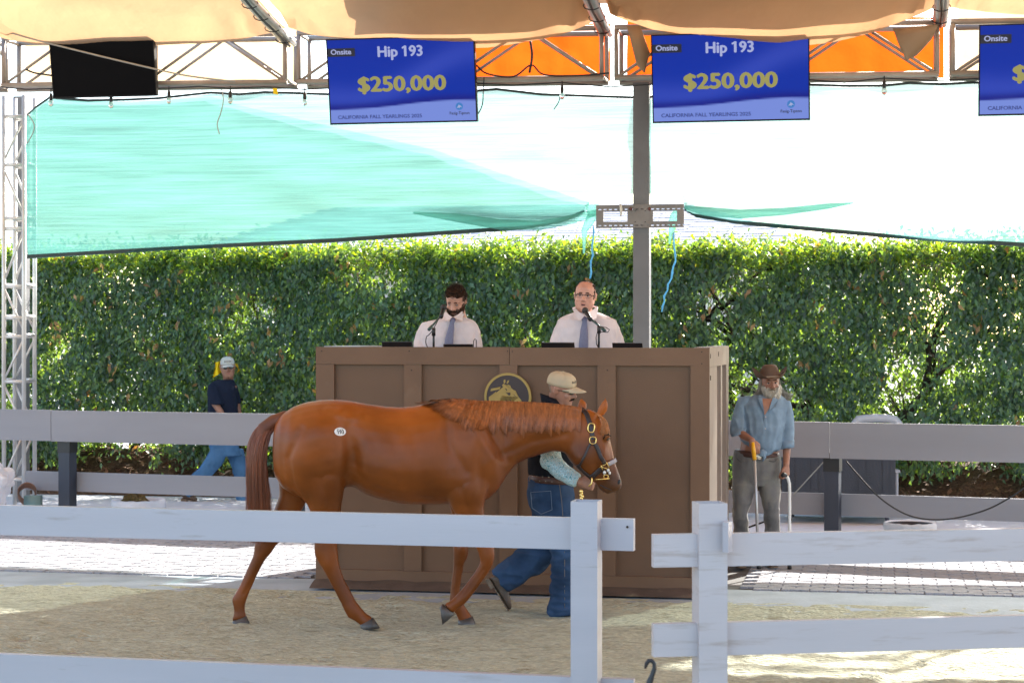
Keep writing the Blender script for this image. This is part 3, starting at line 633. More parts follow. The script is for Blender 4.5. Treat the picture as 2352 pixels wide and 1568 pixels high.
# emblem
M['gold'] = mat('gold_paint', (.34, .22, .045), .45, .1, 5); M['umber'] = mat('umber', (.035, .018, .016), .5, .1, 5)
ec = FP3(1167, 911, BB0-.0); er = 55/FP*ec.y
em = B(); lathe(em, ec+V*.0, [(er*.93, 0), (er*.93, .012)], 48, -V); eo = obj('emblem', em, M['umber'], bo)
rg = B(); rr = [[rg.verts.new(ec-V*d+(U*cos(t)+Vector((0, 0, 1))*sin(t))*r) for r, d in ((er, 0), (er, .018), (er*.90, .018), (er*.90, .010))] for t in [2*pi*k/56 for k in range(56)]]
for k in range(56):
    for q in range(3): rg.faces.new((rr[k][q], rr[(k+1) % 56][q], rr[(k+1) % 56][q+1], rr[k][q+1]))
obj('emblem_ring', rg, M['gold'], eo)
def epx(x, y): return FP3(980+(x*350/2352+1600-1600)*.6125, (1400+y*350/2352)*.6125, BB0)
def eshape(pts, d=.016):
    bm = B(); q = [epx(x, y)-V*d for x, y in pts]; f = bm.faces.new([bm.verts.new(p) for p in q]); bmesh.ops.triangulate(bm, faces=[f])
    ex = bmesh.ops.extrude_face_region(bm, geom=list(bm.faces)); bmesh.ops.translate(bm, verts=[v for v in ex['geom'] if isinstance(v, bmesh.types.BMVert)], vec=V*.004)
    bmesh.ops.recalc_face_normals(bm, faces=bm.faces); return bm
obj('emblem_horse', eshape([(1580, 900), (1575, 590), (1640, 560), (1700, 500), (1770, 440), (1740, 520), (1625, 620), (1720, 520), (1800, 450), (1900, 380), (1940, 330), (1905, 300), (1945, 255), (2000, 300), (2060, 340), (2120, 375), (2040, 290), (2060, 275), (2110, 300), (2140, 360), (2190, 405), (2250, 430), (2265, 500), (2330, 590), (2400, 680), (2430, 780), (2380, 860), (2250, 880), (2150, 800), (1990, 740), (1905, 560), (1850, 700), (1830, 1000), (1700, 1100)]), M['gold'], eo)
for s in ([(1950, 160), (1990, 150), (1995, 200), (1980, 250), (1955, 240), (1945, 200)], [(2045, 180), (2085, 165), (2080, 210), (2040, 262), (2022, 240)], [(1630, 380), (1830, 365), (1875, 325), (1850, 395), (1620, 445)]): obj('emblem_mark', eshape(s), M['gold'], eo)
for s in ([(1990, 370), (2010, 375), (2035, 410), (2035, 430), (2010, 420)], [(1995, 460), (2050, 485), (2115, 475), (2125, 525), (2085, 555)], [(2190, 515), (2215, 530), (2260, 580), (2240, 570)], [(1980, 640), (2050, 690), (2020, 690)], [(2095, 630), (2140, 690), (2110, 685)]): obj('emblem_mark', eshape(s, .018), M['umber'], eo)
# ================================================================== horse
HYd = 13.42
def HR(ax_, ay, bx, by, hw, dy=0, e=2.2):
    A = W(ax_, ay, HYd+dy); Bq = W(bx, by, HYd+dy); return ((A+Bq)/2, (Bq-A)/2, Vector((0, hw, 0)), e)
hb = B()
loft(hb, [HR(*r) for r in [
 (630, 985, 628, 1050, .07), (636, 966, 632, 1092, .15), (650, 949, 650, 1120, .205), (675, 933, 680, 1138, .25), (703, 923, 712, 1148, .275), (736, 918, 745, 1135, .285),
 (769, 917, 785, 1118, .28), (802, 920, 812, 1118, .27), (843, 927, 843, 1136, .275), (884, 933, 880, 1147, .29), (921, 935, 922, 1156, .295), (955, 932, 955, 1158, .29),
 (985, 924, 985, 1158, .275), (1012, 920, 1020, 1157, .26), (1040, 920, 1055, 1156, .25), (1066, 922, 1090, 1158, .225), (1088, 924, 1122, 1146, .20), (1106, 926, 1146, 1122, .17), (1120, 930, 1160, 1100, .13)]], 28)
loft(hb, [HR(*r) for r in [
 (1050, 924, 1090, 1140, .15), (1090, 926, 1150, 1112, .15), (1124, 927, 1168, 1088, .135), (1156, 926, 1186, 1066, .115), (1190, 926, 1210, 1054, .10), (1226, 928, 1240, 1044, .09), (1262, 931, 1270, 1036, .083), (1296, 935, 1292, 1038, .08), (1322, 940, 1300, 1042, .078), (1340, 946, 1312, 1050, .07)]], 24)
loft(hb, [HR(*r) for r in [   # head
 (1336, 941, 1298, 1010, .060), (1352, 939, 1299, 1035, .078), (1368, 945, 1303, 1050, .088), (1384, 963, 1312, 1062, .094), (1395, 986, 1322, 1073, .098), (1402, 1010, 1334, 1084, .094), (1408, 1036, 1347, 1095, .080), (1413, 1060, 1358, 1104, .066),
 (1418, 1076, 1370, 1108, .057), (1424, 1092, 1380, 1114, .053), (1428, 1104, 1390, 1120, .054), (1429, 1113, 1396, 1124, .052), (1426, 1122, 1402, 1128, .042), (1420, 1126, 1410, 1130, .02)]], 22)
loft(hb, [HR(*r) for r in [(1376, 1108, 1366, 1104, .03), (1390, 1112, 1373, 1117, .04), (1402, 1119, 1382, 1127, .042), (1406, 1125, 1392, 1132, .038), (1404, 1130, 1397, 1134, .022)]], 14)   # lower lip
def legs(rows, n=18): loft(hb, [HR(*r) for r in rows], n)
# near hind (thigh, gaskin, hock, cannon, pastern)
dn = -.135
legs([(650, 990, 790, 980, .10, dn*.7), (645, 1040, 800, 1040, .12, dn*.85), (655, 1095, 798, 1095, .115, dn), (678, 1128, 790, 1128, .10, dn), (704, 1155, 785, 1157, .085, dn), (715, 1180, 782, 1180, .07, dn), (720, 1210, 779, 1208, .058, dn), (722, 1240, 775, 1240, .052, dn),
 (721, 1258, 775, 1256, .050, dn), (723, 1276, 777, 1268, .048, dn), (731, 1292, 778, 1286, .042, dn), (742, 1308, 781, 1300, .036, dn), (752, 1325, 786, 1315, .033, dn), (761, 1343, 794, 1334, .032, dn), (773, 1366, 806, 1356, .032, dn), (784, 1387, 816, 1376, .034, dn), (791, 1404, 824, 1388, .038, dn), (799, 1418, 834, 1399, .036, dn), (812, 1424, 842, 1408, .032, dn), (824, 1432, 852, 1414, .036, dn), (830, 1438, 858, 1420, .042, dn)])
df = .135
legs([(640, 1000, 740, 990, .09, df*.8), (632, 1060, 735, 1060, .11, df*.9), (640, 1110, 722, 1110, .10, df), (642, 1135, 708, 1135, .085, df), (634, 1158, 700, 1160, .072, df), (625, 1180, 688, 1180, .062, df), (610, 1208, 668, 1210, .055, df), (594, 1232, 648, 1240, .05, df),
 (584, 1250, 634, 1252, .048, df), (583, 1268, 624, 1268, .044, df), (578, 1284, 610, 1284, .038, df), (569, 1302, 601, 1300, .034, df), (560, 1322, 592, 1318, .032, df), (550, 1345, 582, 1340, .032, df), (540, 1362, 573, 1360, .034, df), (532, 1374, 567, 1376, .037, df), (535, 1390, 563, 1390, .034, df), (538, 1404, 563, 1402, .032, df), (535, 1414, 565, 1412, .036, df), (533, 1426, 568, 1418, .042, df)])
# supporting fore (far) and lifted fore (near)
d2 = .115
legs([(1010, 1060, 1110, 1050, .08, d2*.8), (1022, 1110, 1108, 1110, .085, d2), (1030, 1150, 1100, 1150, .075, d2), (1036, 1180, 1090, 1180, .062, d2), (1040, 1215, 1080, 1215, .05, d2), (1040, 1245, 1077, 1245, .046, d2), (1040, 1262, 1077, 1262, .048, d2), (1041, 1280, 1074, 1280, .044, d2), (1041, 1296, 1066, 1294, .034, d2),
 (1038, 1320, 1062, 1320, .030, d2), (1035, 1345, 1058, 1345, .029, d2), (1033, 1368, 1058, 1366, .032, d2), (1032, 1386, 1062, 1380, .036, d2), (1040, 1400, 1068, 1390, .034, d2), (1048, 1411, 1076, 1402, .032, d2), (1052, 1420, 1083, 1412, .038, d2), (1054, 1428, 1088, 1420, .042, d2)])
d3 = -.125
legs([(1030, 1010, 1100, 1005, .03, d3*.5), (1010, 1060, 1118, 1055, .075, d3*.7), (1018, 1100, 1128, 1096, .092, d3*.88), (1026, 1140, 1118, 1134, .09, d3), (1038, 1168, 1112, 1164, .078, d3), (1052, 1192, 1114, 1190, .066, d3), (1070, 1218, 1121, 1214, .056, d3), (1086, 1240, 1129, 1236, .05, d3), (1094, 1258, 1136, 1254, .05, d3), (1100, 1276, 1137, 1272, .05, d3), (1103, 1290, 1134, 1292, .044, d3), (1097, 1302, 1127, 1308, .035, d3),
 (1083, 1322, 1109, 1334, .030, d3), (1066, 1344, 1092, 1357, .030, d3), (1050, 1362, 1078, 1375, .034, d3), (1041, 1372, 1067, 1388, .037, d3), (1034, 1378, 1055, 1396, .034, d3), (1026, 1382, 1044, 1404, .034, d3), (1018, 1386, 1042, 1410, .036, d3)], 16)
Z3 = Matrix.Identity(3)
def hell(x, y, rx, ry, rzz, dy, rot=0): ell(hb, W(x, y, HYd+dy), rx, ry, rzz, Matrix.Rotation(R(rot), 3, 'Y'))
BUMP = [(735, 985, 60, 50, .020), (700, 1060, 45, 70, .018), (770, 1085, 30, 50, .012), (1090, 1000, 30, 80, .022), (1128, 1058, 30, 40, .016), (1068, 1112, 40, 36, .016), (925, 1075, 120, 60, .012), (790, 945, 16, 14, .010), (818, 1060, 20, 60, -.022), (806, 985, 26, 40, -.010), (1030, 1000, 16, 70, -.010), (1160, 1000, 14, 60, -.012), (1250, 985, 70, 22, .006), (1100, 1060, 12, 50, -.008), (655, 1060, 20, 60, -.006), (985, 945, 40, 14, -.006),
 (1330, 1052, 20, 24, .012), (1385, 1052, 9, 34, .006), (1370, 1075, 12, 20, -.006), (1392, 996, 10, 10, .008), (757, 1290, 8, 20, .004), (1058, 1262, 12, 12, .004), (715, 1140, 10, 30, -.006), (750, 1140, 12, 40, .006)]
GROOVE = [([(803, 975), (812, 1030), (800, 1095)], 13, -.016), ([(1022, 945), (1036, 1020), (1070, 1075)], 9, -.010), ([(1096, 950), (1138, 1005), (1166, 1055)], 9, -.012), ([(706, 985), (676, 1045), (684, 1105), (712, 1160)], 8, -.014), ([(757, 1328), (776, 1368), (794, 1402)], 3.2, -.007), ([(590, 1306), (572, 1340), (556, 1368)], 3.2, -.007),
 ([(1062, 1110), (1072, 1150), (1090, 1200)], 5, -.008), ([(1150, 1046), (1220, 1012), (1296, 996)], 9, -.010), ([(1386, 1030), (1376, 1060)], 4, .006), ([(1400, 1030), (1409, 1080)], 4, -.005), ([(1054, 1300), (1048, 1370)], 3, -.006), ([(1112, 1300), (1068, 1360)], 3, -.006), ([(760, 940), (800, 962), (830, 950)], 8, .010), ([(835, 1090), (900, 1128), (990, 1142)], 9, -.008),
 ([(1050, 930), (1090, 990), (1128, 1050)], 7, .010), ([(745, 1090), (760, 1150), (752, 1180)], 6, -.008), ([(860, 1000), (880, 1060), (900, 1110)], 10, -.004), ([(905, 995), (925, 1060), (940, 1115)], 10, -.004), ([(950, 990), (968, 1060), (980, 1110)], 10, -.004)]
def segd(px, py, pts):
    m_ = 1e9
    for (x0, y0), (x1, y1) in zip(pts, pts[1:]):
        dx, dy = x1-x0, y1-y0; t = max(0, min(1, ((px-x0)*dx+(py-y0)*dy)/(dx*dx+dy*dy))); m_ = min(m_, (px-x0-dx*t)**2+(py-y0-dy*t)**2)
    return m_
def horsedisp(c, n):
    px = CX+c.x/HYd*FP; py = HY-(c.z-HC)/HYd*FP; d = .002*fbm((c.x*6, c.y*6, c.z*6), 1, 2); k = abs(n.y)
    for x, y, rx, ry, a in BUMP:
        q = ((px-x)/rx)**2+((py-y)/ry)**2
        if q < 6: d += 2.4*a*math.exp(-q)*k
    if k > .1:
        for pts, w_, a in GROOVE:
            q = segd(px, py, pts)/(w_*w_)
            if q < 5: d += a*math.exp(-q)*k
    return d
for s in (-1, 1):
    hell(1394, 1004, .030, .018, .022, s*.077)
    # ears
    e0, e1 = (W(1380, 950, HYd-.055), W(1391, 911, HYd-.07)) if s < 0 else (W(1337, 938, HYd+.07), W(1334, 911, HYd+.08))
    loft(hb, [(e0.lerp(e1, t)+Vector((.006*sin(t*3), 0, 0)), Vector((r, 0, 0)), Vector((0, r*.55, 0))) for t, r in ((-.15, .034), (.1, .036), (.35, .038), (.6, .028), (.82, .015), (1, .004))], 12)
hme = remesh(hb, .0125, 7, .5, 'horse', horsedisp)
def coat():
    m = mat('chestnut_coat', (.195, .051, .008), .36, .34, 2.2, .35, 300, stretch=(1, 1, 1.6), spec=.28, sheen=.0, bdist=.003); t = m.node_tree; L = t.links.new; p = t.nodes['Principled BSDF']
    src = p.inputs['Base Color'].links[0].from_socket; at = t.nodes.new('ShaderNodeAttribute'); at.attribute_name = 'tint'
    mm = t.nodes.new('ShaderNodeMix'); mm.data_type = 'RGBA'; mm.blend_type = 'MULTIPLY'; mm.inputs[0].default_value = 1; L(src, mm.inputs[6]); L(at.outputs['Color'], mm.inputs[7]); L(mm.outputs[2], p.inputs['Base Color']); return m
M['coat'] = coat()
horse = link('horse', hme, M['coat'], None, True)
tag(horse, 'chestnut yearling horse walking past the booth in a dark leather halter', 'horse')
# coat tint: pigment darkens legs, muzzle and eyes; top-light is painted on the back
ca = hme.color_attributes.new('tint', 'FLOAT_COLOR', 'POINT'); cv = []
mz = W(1418, 1112, HYd); mz2 = W(1396, 1126, HYd); ey = W(1395, 1006, HYd)
for v in hme.vertices:
    c = v.co; col = Vector((1, 1, 1)); q = Vector((c.x, HYd, c.z))
    k = max(0, 1-(q-mz).length/.16); k = max(k, max(0, 1-(q-mz2).length/.13)); k = min(1, k*1.7)
    col = col.lerp(Vector((.40, .62, 1.6)), k*.85)
    k = max(0, 1-(q-ey).length/.06); col = col.lerp(Vector((.45, .6, 1.0)), min(1, k*1.3)*.8)
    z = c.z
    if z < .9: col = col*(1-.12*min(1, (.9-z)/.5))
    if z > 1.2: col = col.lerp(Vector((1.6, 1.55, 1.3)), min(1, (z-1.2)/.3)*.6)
    s = fbm((c.x*2.1, c.y*2, c.z*2.1), 1, 3); col = col*(1+.22*s)
    cv.extend((col.x, col.y, col.z, 1))
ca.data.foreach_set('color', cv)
for pts, r_ in (((1378, 1113, 0), (1390, 1119, 0), (1402, 1124, 0), (1411, 1127, 0)), .0035),:
    for s_ in (-1, 1): bm = B(); tube(bm, [W(x, y, HYd+s_*.043*(1 if i < 3 else .6)) for i, (x, y, _) in enumerate(pts)], r_, 5); obj('mouth', bm, M['black'], horse, True)
# hooves
M['hoof'] = mat('hoof_horn', (.065, .058, .055), .35, .3, 12, .2, 80, stretch=(1, 1, 4)); M['shoe'] = mat('shoe_metal', (.35, .35, .36), .35, .1, 6, metal=.8)
def hoof(top, bot, dy):   # two profile segments: coronet (x0,y0,x1,y1) and sole
    bm = B(); rs = []
    for t in (0, .5, 1):
        q = [top[i]*(1-t)+bot[i]*t for i in range(4)]; rs.append(HR(q[0], q[1], q[2], q[3], .040+.016*t, dy, 2.3))
    loft(bm, rs, 18); return obj('hoof', bm, M['hoof'], horse, True)
hoof((827, 1434, 857, 1417), (829, 1447, 873, 1440.5), dn); hoof((534, 1426, 566, 1413), (533, 1436, 577, 1437), df); hoof((1052, 1424, 1086, 1414), (1052, 1439, 1096, 1441), d2); hoof((1016, 1386, 1045, 1410), (1011, 1392, 1017, 1434), d3)
# eyes
M['eye'] = mat('dark_eye', (.012, .008, .006), .08, .1, 4, coat=1)
for s in (-1, 1):
    bm = B(); ell(bm, W(1395, 1006, HYd+s*.084), .018, .013, .015, Matrix.Rotation(R(-20), 3, 'Y')); obj('eye', bm, M['eye'], horse, True)
    bm = B(); tube(bm, [W(x, y, HYd+s*d) for x, y, d in ((1386, 1008, .092), (1390, 999, .103), (1398, 997, .106), (1404, 1003, .098))], [.004, .007, .007, .003], 6); obj('eyelid', bm, M['coat'], horse, True)
    bm = B(); ell(bm, W(1422, 1106, HYd+s*.045), .010, .006, .018, Matrix.Rotation(R(20), 3, 'Y')); obj('nostril', bm, M['black'], horse, True)
# hair strands
from mathutils.bvhtree import BVHTree
HB = BVHTree.FromPolygons([v.co for v in hme.vertices], [tuple(q.vertices) for q in hme.polygons])
def strands(name, specs, m, parent, r=.0028, n=3, seg=7, tints=None):
    """specs: list of (points) ; every strand tapers"""
    vs, fs, cc = [], [], []
    for pts in specs:
        k0 = len(vs); kk = len(pts); base = (1.05+.25*noise.noise(Vector((pts[-1].x*26, pts[-1].z*3, 4)))+.35*noise.noise(Vector((pts[-1].x*70, 0, 4))))*random.uniform(.8, 1.2); base = max(.35, base); tw_ = random.uniform(0, 6)
        for i, p in enumerate(pts):
            t = i/(kk-1); rr_ = r*(1-.85*t**1.5)*random.uniform(.8, 1.2)
            for q in range(n): an = tw_+2*pi*q/n; vs.append((p.x+rr_*cos(an), p.y+rr_*sin(an), p.z+rr_*.3*cos(an))); cc.extend((base, base*.97, base*.9, 1))
        for i in range(kk-1):
            for q in range(n): fs.append((k0+i*n+q, k0+i*n+(q+1) % n, k0+(i+1)*n+(q+1) % n, k0+(i+1)*n+q))
    o = pydata(name, vs, fs, m, parent, True); a = o.data.color_attributes.new('tint', 'FLOAT_COLOR', 'POINT'); a.data.foreach_set('color', cc)
    tag(o, kind='stuff'); return o
M['mane'] = mat('mane_hair', (.33, .105, .030), .38, .25, 5, 0, 80, stretch=(6, 6, 1), spec=.6, attr='tint')
def necky(px):  # crest height and neck half width along the crest
    return interp([(1003, 919), (1033, 915), (1062, 917), (1103, 921), (1165, 922), (1226, 924), (1267, 927), (1308, 932), (1340, 938)], px)
sp = []
for i in range(5200):
    px = 1002+random.random()**.82*334; t = (px-1002)/334; lk = noise.noise(Vector((px*.11, 3, 0))); ll = interp([(1002, 7), (1030, 20), (1060, 44), (1100, 66), (1180, 69), (1250, 66), (1300, 62), (1336, 48)], px)*(.92+.1*random.random()+.3*lk)
    lean = interp([(1002, -52), (1040, -44), (1090, -24), (1150, -10), (1336, -5)], px)+lk*9+random.gauss(0, .8)
    hw = interp([(1000, .05), (1100, .085), (1336, .065)], px)*1.0; y0 = necky(px)-1.5+random.uniform(0, 2); q = []
    for s in range(8):
        u = s/7; wob = noise.noise(Vector((px*.09, u*1.4, 8)))*4*u
        dy = -(.012+hw*1.18*math.sin(min(1, u*1.25+.06)*pi/2)**.8)-random.uniform(0, .006)
        X_, Y_ = px+lean*u**1.1+wob, y0+ll*u-(2.5*sin(u*pi) if u < .3 else 0); hh = HB.ray_cast(Vector((0, 0, HC)), (W(X_, Y_, HYd)-Vector((0, 0, HC))).normalized())[0] if s > 1 else None
        if hh is not None: dy = min(dy*.6, hh.y-HYd-.007-.006*random.random())
        q.append(W(X_, Y_, HYd+dy))
    sp.append(q)
strands('mane', sp, M['mane'], horse, .0030)
sp = []
for i in range(420):
    t = random.random(); px = 1366+22*t; y0 = 947+16*t+random.uniform(-2, 2); q = []; L_ = random.uniform(.6, 1.05); lk = random.gauss(0, 2.5)
    ex, ey_ = 1378+18*random.random()+lk, 1000
    for s in range(8):
        u = s/7; bx = px*(1-u)**2+2*u*(1-u)*(1396+lk*.5)+ex*u*u; by = y0*(1-u)**2+2*u*(1-u)*(968)+(ey_)*u*u
        by = y0+(by-y0)*L_; q.append(W(bx, by, HYd-.04-.06*sin(min(1, u*1.3)*pi/2)-random.uniform(0, .012)))
    sp.append(q)
M['forelock'] = mat('forelock_hair', (.46, .17, .05), .4, .25, 5, 0, 80, spec=.6, attr='tint')
strands('forelock', sp, M['forelock'], horse, .0024)
sp = []; tout = [(652, 951), (613, 962), (588, 985), (574, 1013), (568, 1050), (567, 1090), (568, 1136), (568, 1180), (570, 1215), (576, 1250)]; tin = [(656, 968), (644, 975), (629, 984), (615, 1020), (610, 1062), (612, 1103), (617, 1144), (620, 1180), (616, 1215), (604, 1250)]
def along(tab, u): f = u*(len(tab)-1); i = min(int(f), len(tab)-2); t = f-i; return tab[i][0]*(1-t)+tab[i+1][0]*t, tab[i][1]*(1-t)+tab[i+1][1]*t
for i in range(2600):
    jit = random.gauss(0, 7); s = random.random(); u0 = max(0, random.gauss(0, .13)); u0 = abs(u0) % .45; u1 = random.uniform(.80, 1.0) if random.random() < .75 else random.uniform(.5, .85); d0 = random.uniform(-1, 1); q = []
    for j in range(10):
        u = u0+(u1-u0)*j/9; o, n_ = along(tout, u), along(tin, u); ss = s*(1-.0)+noise.noise(Vector((s*7, u*2, 2)))*.12; wid = .02+.05*min(1, u*2.5)*(1-.4*max(0, u-.7))
        jx = (jit*u*u) if i % 6 == 0 else 0
        q.append(W(o[0]*(1-ss)+n_[0]*ss+jx, o[1]*(1-ss)+n_[1]*ss, HYd+d0*wid*math.sqrt(max(0, 1-(2*s-1)**2))+.0))
    sp.append(q)
M['tail'] = mat('tail_hair', (.21, .060, .022), .4, .25, 5, 0, 80, spec=.6, attr='tint')
strands('tail', sp, M['tail'], horse, .0034)
bm = B(); pts = [((tout[i][0]+tin[i][0])/2, (tout[i][1]+tin[i][1])/2) for i in range(10)]
tube(bm, [W(x, y, HYd) for x, y in [(664, 962)]+pts[:9]], [.06, .05, .05, .055, .05, .045, .045, .05, .045, .03], 12); obj('tail_dock', bm, mat('tail_skin', (.13, .035, .012), .6, .3, 9), horse, True)
# hip sticker
FT = None
try: FT = bpy.data.fonts.load(os.path.join(bpy.utils.system_resource('DATAFILES'), 'fonts', 'Inter.woff2'))
except Exception: FT = None
def text_mesh(s, size, weight=0., align='CENTER', sx=1.):
    c = bpy.data.curves.new('txt', 'FONT'); c.body = s; c.size = size; c.align_x = align; c.align_y = 'CENTER'; c.resolution_u = 3
    o = bpy.data.objects.new('txt', c); COL.objects.link(o); bpy.context.view_layer.update(); dg = bpy.context.evaluated_depsgraph_get()
    me = bpy.data.meshes.new_from_object(o.evaluated_get(dg)); bpy.data.objects.remove(o)
    bm = B(); bm.from_mesh(me)
    if '193' in s:
        seen = set()
        for v in list(bm.verts):
            if v.index in seen: continue
            st_ = [v]; comp = []
            while st_:
                q = st_.pop()
                if q.index in seen: continue
                seen.add(q.index); comp.append(q.co.copy()); st_ += [e.other_vert(q) for e in q.link_edges]
            if len(comp) <= 6 and max(p.y for p in comp)-min(p.y for p in comp) > .55*size:
                x0 = min(p.x for p in comp); t = max(p.y for p in comp); bm.faces.new([bm.verts.new((x, y, 0)) for x, y in ((x0+.01*size, t), (x0-.15*size, t-.09*size), (x0-.15*size, t-.17*size), (x0+.01*size, t-.10*size))])
    base = [(v.co.copy()) for v in bm.verts]; bm.verts.index_update(); fcs = [[v.index for v in f.verts] for f in bm.faces]; bm.free()
    w_ = weight*size; offs = [(0, 0), (w_, 0), (-w_, 0), (0, w_*.7), (0, -w_*.7)] if weight else [(0, 0)]
    vs = []; fs = []
    for k, (dx, dy) in enumerate(offs):
        n0 = len(vs); vs += [((p.x+dx)*sx, p.y+dy, k*.00012) for p in base]; fs += [[n0+i for i in f] for f in fcs]
    out = bpy.data.meshes.new('txt'); out.from_pydata(vs, [], fs); out.update(); return out
def text(name, s, size, mtx, m, parent, weight=.02, align='CENTER', sx=1.):
    me = text_mesh(s, size, weight, align, sx); me.transform(mtx); me.name = name; return link(name, me, m, parent)
def hit(ob_me, p, d):   # surface point of a mesh along a ray
    from mathutils.bvhtree import BVHTree
    bv = BVHTree.FromPolygons([v.co for v in ob_me.vertices], [tuple(q.vertices) for q in ob_me.polygons]); return bv
HB = hit(hme, None, None)
def onhorse(x, y, off=.002, back=False):
    o = Vector((0, 0, HC)); d = (W(x, y, HYd)-o).normalized()
    if back: o2 = W(x, y, HYd)+Vector((0, 1, 0)); h = HB.ray_cast(o2, Vector((0, -1, 0)))
    else: h = HB.ray_cast(o, d)
    return (h[0]+h[1]*off, h[1]) if h[0] is not None else (W(x, y, HYd), Vector((0, -1, 0)))
p, n = onhorse(781, 991, .004); xx = Vector((0, 0, 1)).cross(n).normalized(); yy = n.cross(xx)
mt = Matrix((( xx.x, yy.x, n.x, p.x), (xx.y, yy.y, n.y, p.y), (xx.z, yy.z, n.z, p.z), (0, 0, 0, 1)))
bm = B(); lathe(bm, Vector((0, 0, 0)), [(1, -.006), (1, 0.0)], 32); bmesh.ops.transform(bm, matrix=mt @ Matrix.Diagonal((.047, .029, 1, 1)), verts=bm.verts)
st = obj('hip_sticker', bm, mat('white_paper', (.85, .85, .85), .5, .02), horse)
M['ink'] = mat('ink', (.012, .012, .015), .5, .1)
text('lettering', '193', .040, mt @ Matrix.Translation((0, -.004, .002)), M['ink'], st, .03); text('lettering', 'FASIG-TIPTON', .0085, mt @ Matrix.Translation((0, .019, .002)), M['ink'], st, .01)
# halter
M['leather'] = mat('halter_leather', (.022, .012, .012), .4, .2, 10, .2, 120); M['brass'] = mat('brass', (.75, .52, .18), .25, .1, 5, metal=1.)
M['greylea'] = mat('grey_leather', (.30, .28, .32), .5, .15, 10, .2, 120)
hl = None
def strap(name, px, wid, m, parent, off=.007, thick=.006, steps=9, far=False):
    pts = []
    for (x0, y0), (x1, y1) in zip(px, px[1:]):
        for s in range(steps):
            t = s/steps; pts.append((x0+(x1-x0)*t, y0+(y1-y0)*t))
    pts.append(px[-1]); P = [onhorse(x, y, off, far) for x, y in pts]
    for _ in range(3):
        Pn = list(P)
        for i in range(1, len(P)-1): Pn[i] = ((P[i-1][0]+P[i][0]*2+P[i+1][0])/4, (P[i-1][1]+P[i][1]*2+P[i+1][1]).normalized())
        P = Pn
    bm = B(); rg_ = []
    for i, (p, n) in enumerate(P):
        d = (P[min(i+1, len(P)-1)][0]-P[max(i-1, 0)][0]).normalized(); s = n.cross(d).normalized()*wid/2
        rg_.append([bm.verts.new(q) for q in (p-s-n*.004, p-s+n*thick*.6, p-s*.7+n*thick, p+s*.7+n*thick, p+s+n*thick*.6, p+s-n*.004)])
    for a, b in zip(rg_, rg_[1:]):
        for k in range(6): bm.faces.new((a[k], a[(k+1) % 6], b[(k+1) % 6], b[k]))
    bm.faces.new(rg_[0][::-1]); bm.faces.new(rg_[-1]); bmesh.ops.recalc_face_normals(bm, faces=bm.faces)
    return obj(name, bm, m, parent, True)
def C3(x, y): return (1194.4+x*.2071, 826.9+y*.2071)
cs = [C3(*q) for q in ((690, 545), (740, 600), (770, 690), (790, 760), (800, 840), (806, 885))]
halter = strap('halter', cs, .032, M['leather'], horse)
strap('cheek_strap', [C3(*q) for q in ((812, 905), (850, 960), (900, 1075), (935, 1140))], .028, M['leather'], halter)
strap('throat_strap', [C3(*q) for q in ((795, 910), (760, 960), (735, 1020), (700, 1090), (665, 1160))], .016, M['leather'], halter)
strap('jaw_strap', [C3(*q) for q in ((640, 1155), (690, 1215), (750, 1265), (790, 1300))], .026, M['leather'], halter)
strap('chin_strap', [C3(*q) for q in ((785, 1300), (840, 1255), (900, 1205), (925, 1190))], .034, M['leather'], halter)
strap('nose_band', [C3(*q) for q in ((965, 1150), (1010, 1130), (1050, 1110), (1068, 1098))], .030, M['greylea'], halter, .010)
def ring(name, x, y, r, parent, rx=1., tube_r=.0035, off=.016, n=20, tilt=0):
    p, nn = onhorse(x, y, off); nn = Vector((nn.x*.4, -1, nn.z*.3)).normalized(); a = Vector((0, 0, 1)).cross(nn).normalized(); b = nn.cross(a); a, b = a*cos(tilt)+b*sin(tilt), b*cos(tilt)-a*sin(tilt)
    bm = B(); pts = []
    for k in range(n+1): t = 2*pi*k/n; c_, s_ = cos(t), sin(t); pts.append(p+a*r*rx*math.copysign(abs(c_)**.7, c_)+b*r*math.copysign(abs(s_)**.7, s_))
    tube(bm, pts, tube_r, 8, False); return obj(name, bm, M['brass'], parent, True)
ring('buckle', *C3(787, 752), .031, halter, .72, .005, .014, tilt=-.15); ring('ring', *C3(806, 888), .024, halter, .95, .0045, .012); ring('ring', *C3(947, 1283), .015, halter, 1, .0035, .02)
for seg in ((( 890, 1180), (975, 1125)), ((900, 1150), (920, 1215)), ((945, 1125), (975, 1190)), ((905, 1170), (970, 1205))):
    a, b = [onhorse(*C3(*q), .016)[0] for q in seg]; bm = B(); tube(bm, [a, b], .0035, 8); obj('square_ring', bm, M['brass'], halter, True)
for c_, r in (((935, 1235), .011), ((965, 1215), .010), ((985, 1245), .009)):
    bm = B(); ell(bm, onhorse(*C3(*c_), .016)[0], r, r*.7, r*1.3); obj('snap', bm, M['alu'], halter, True)
a, b = onhorse(*C3(835, 1322), .03)[0], onhorse(*C3(990, 1310), .02)[0]; bm = B(); tube(bm, [W(*C3(825, 1322), HYd-.09), W(*C3(900, 1318), HYd-.10), W(*C3(990, 1311), HYd-.09)], .005, 8); obj('bit_bar', bm, M['brass'], halter, True)
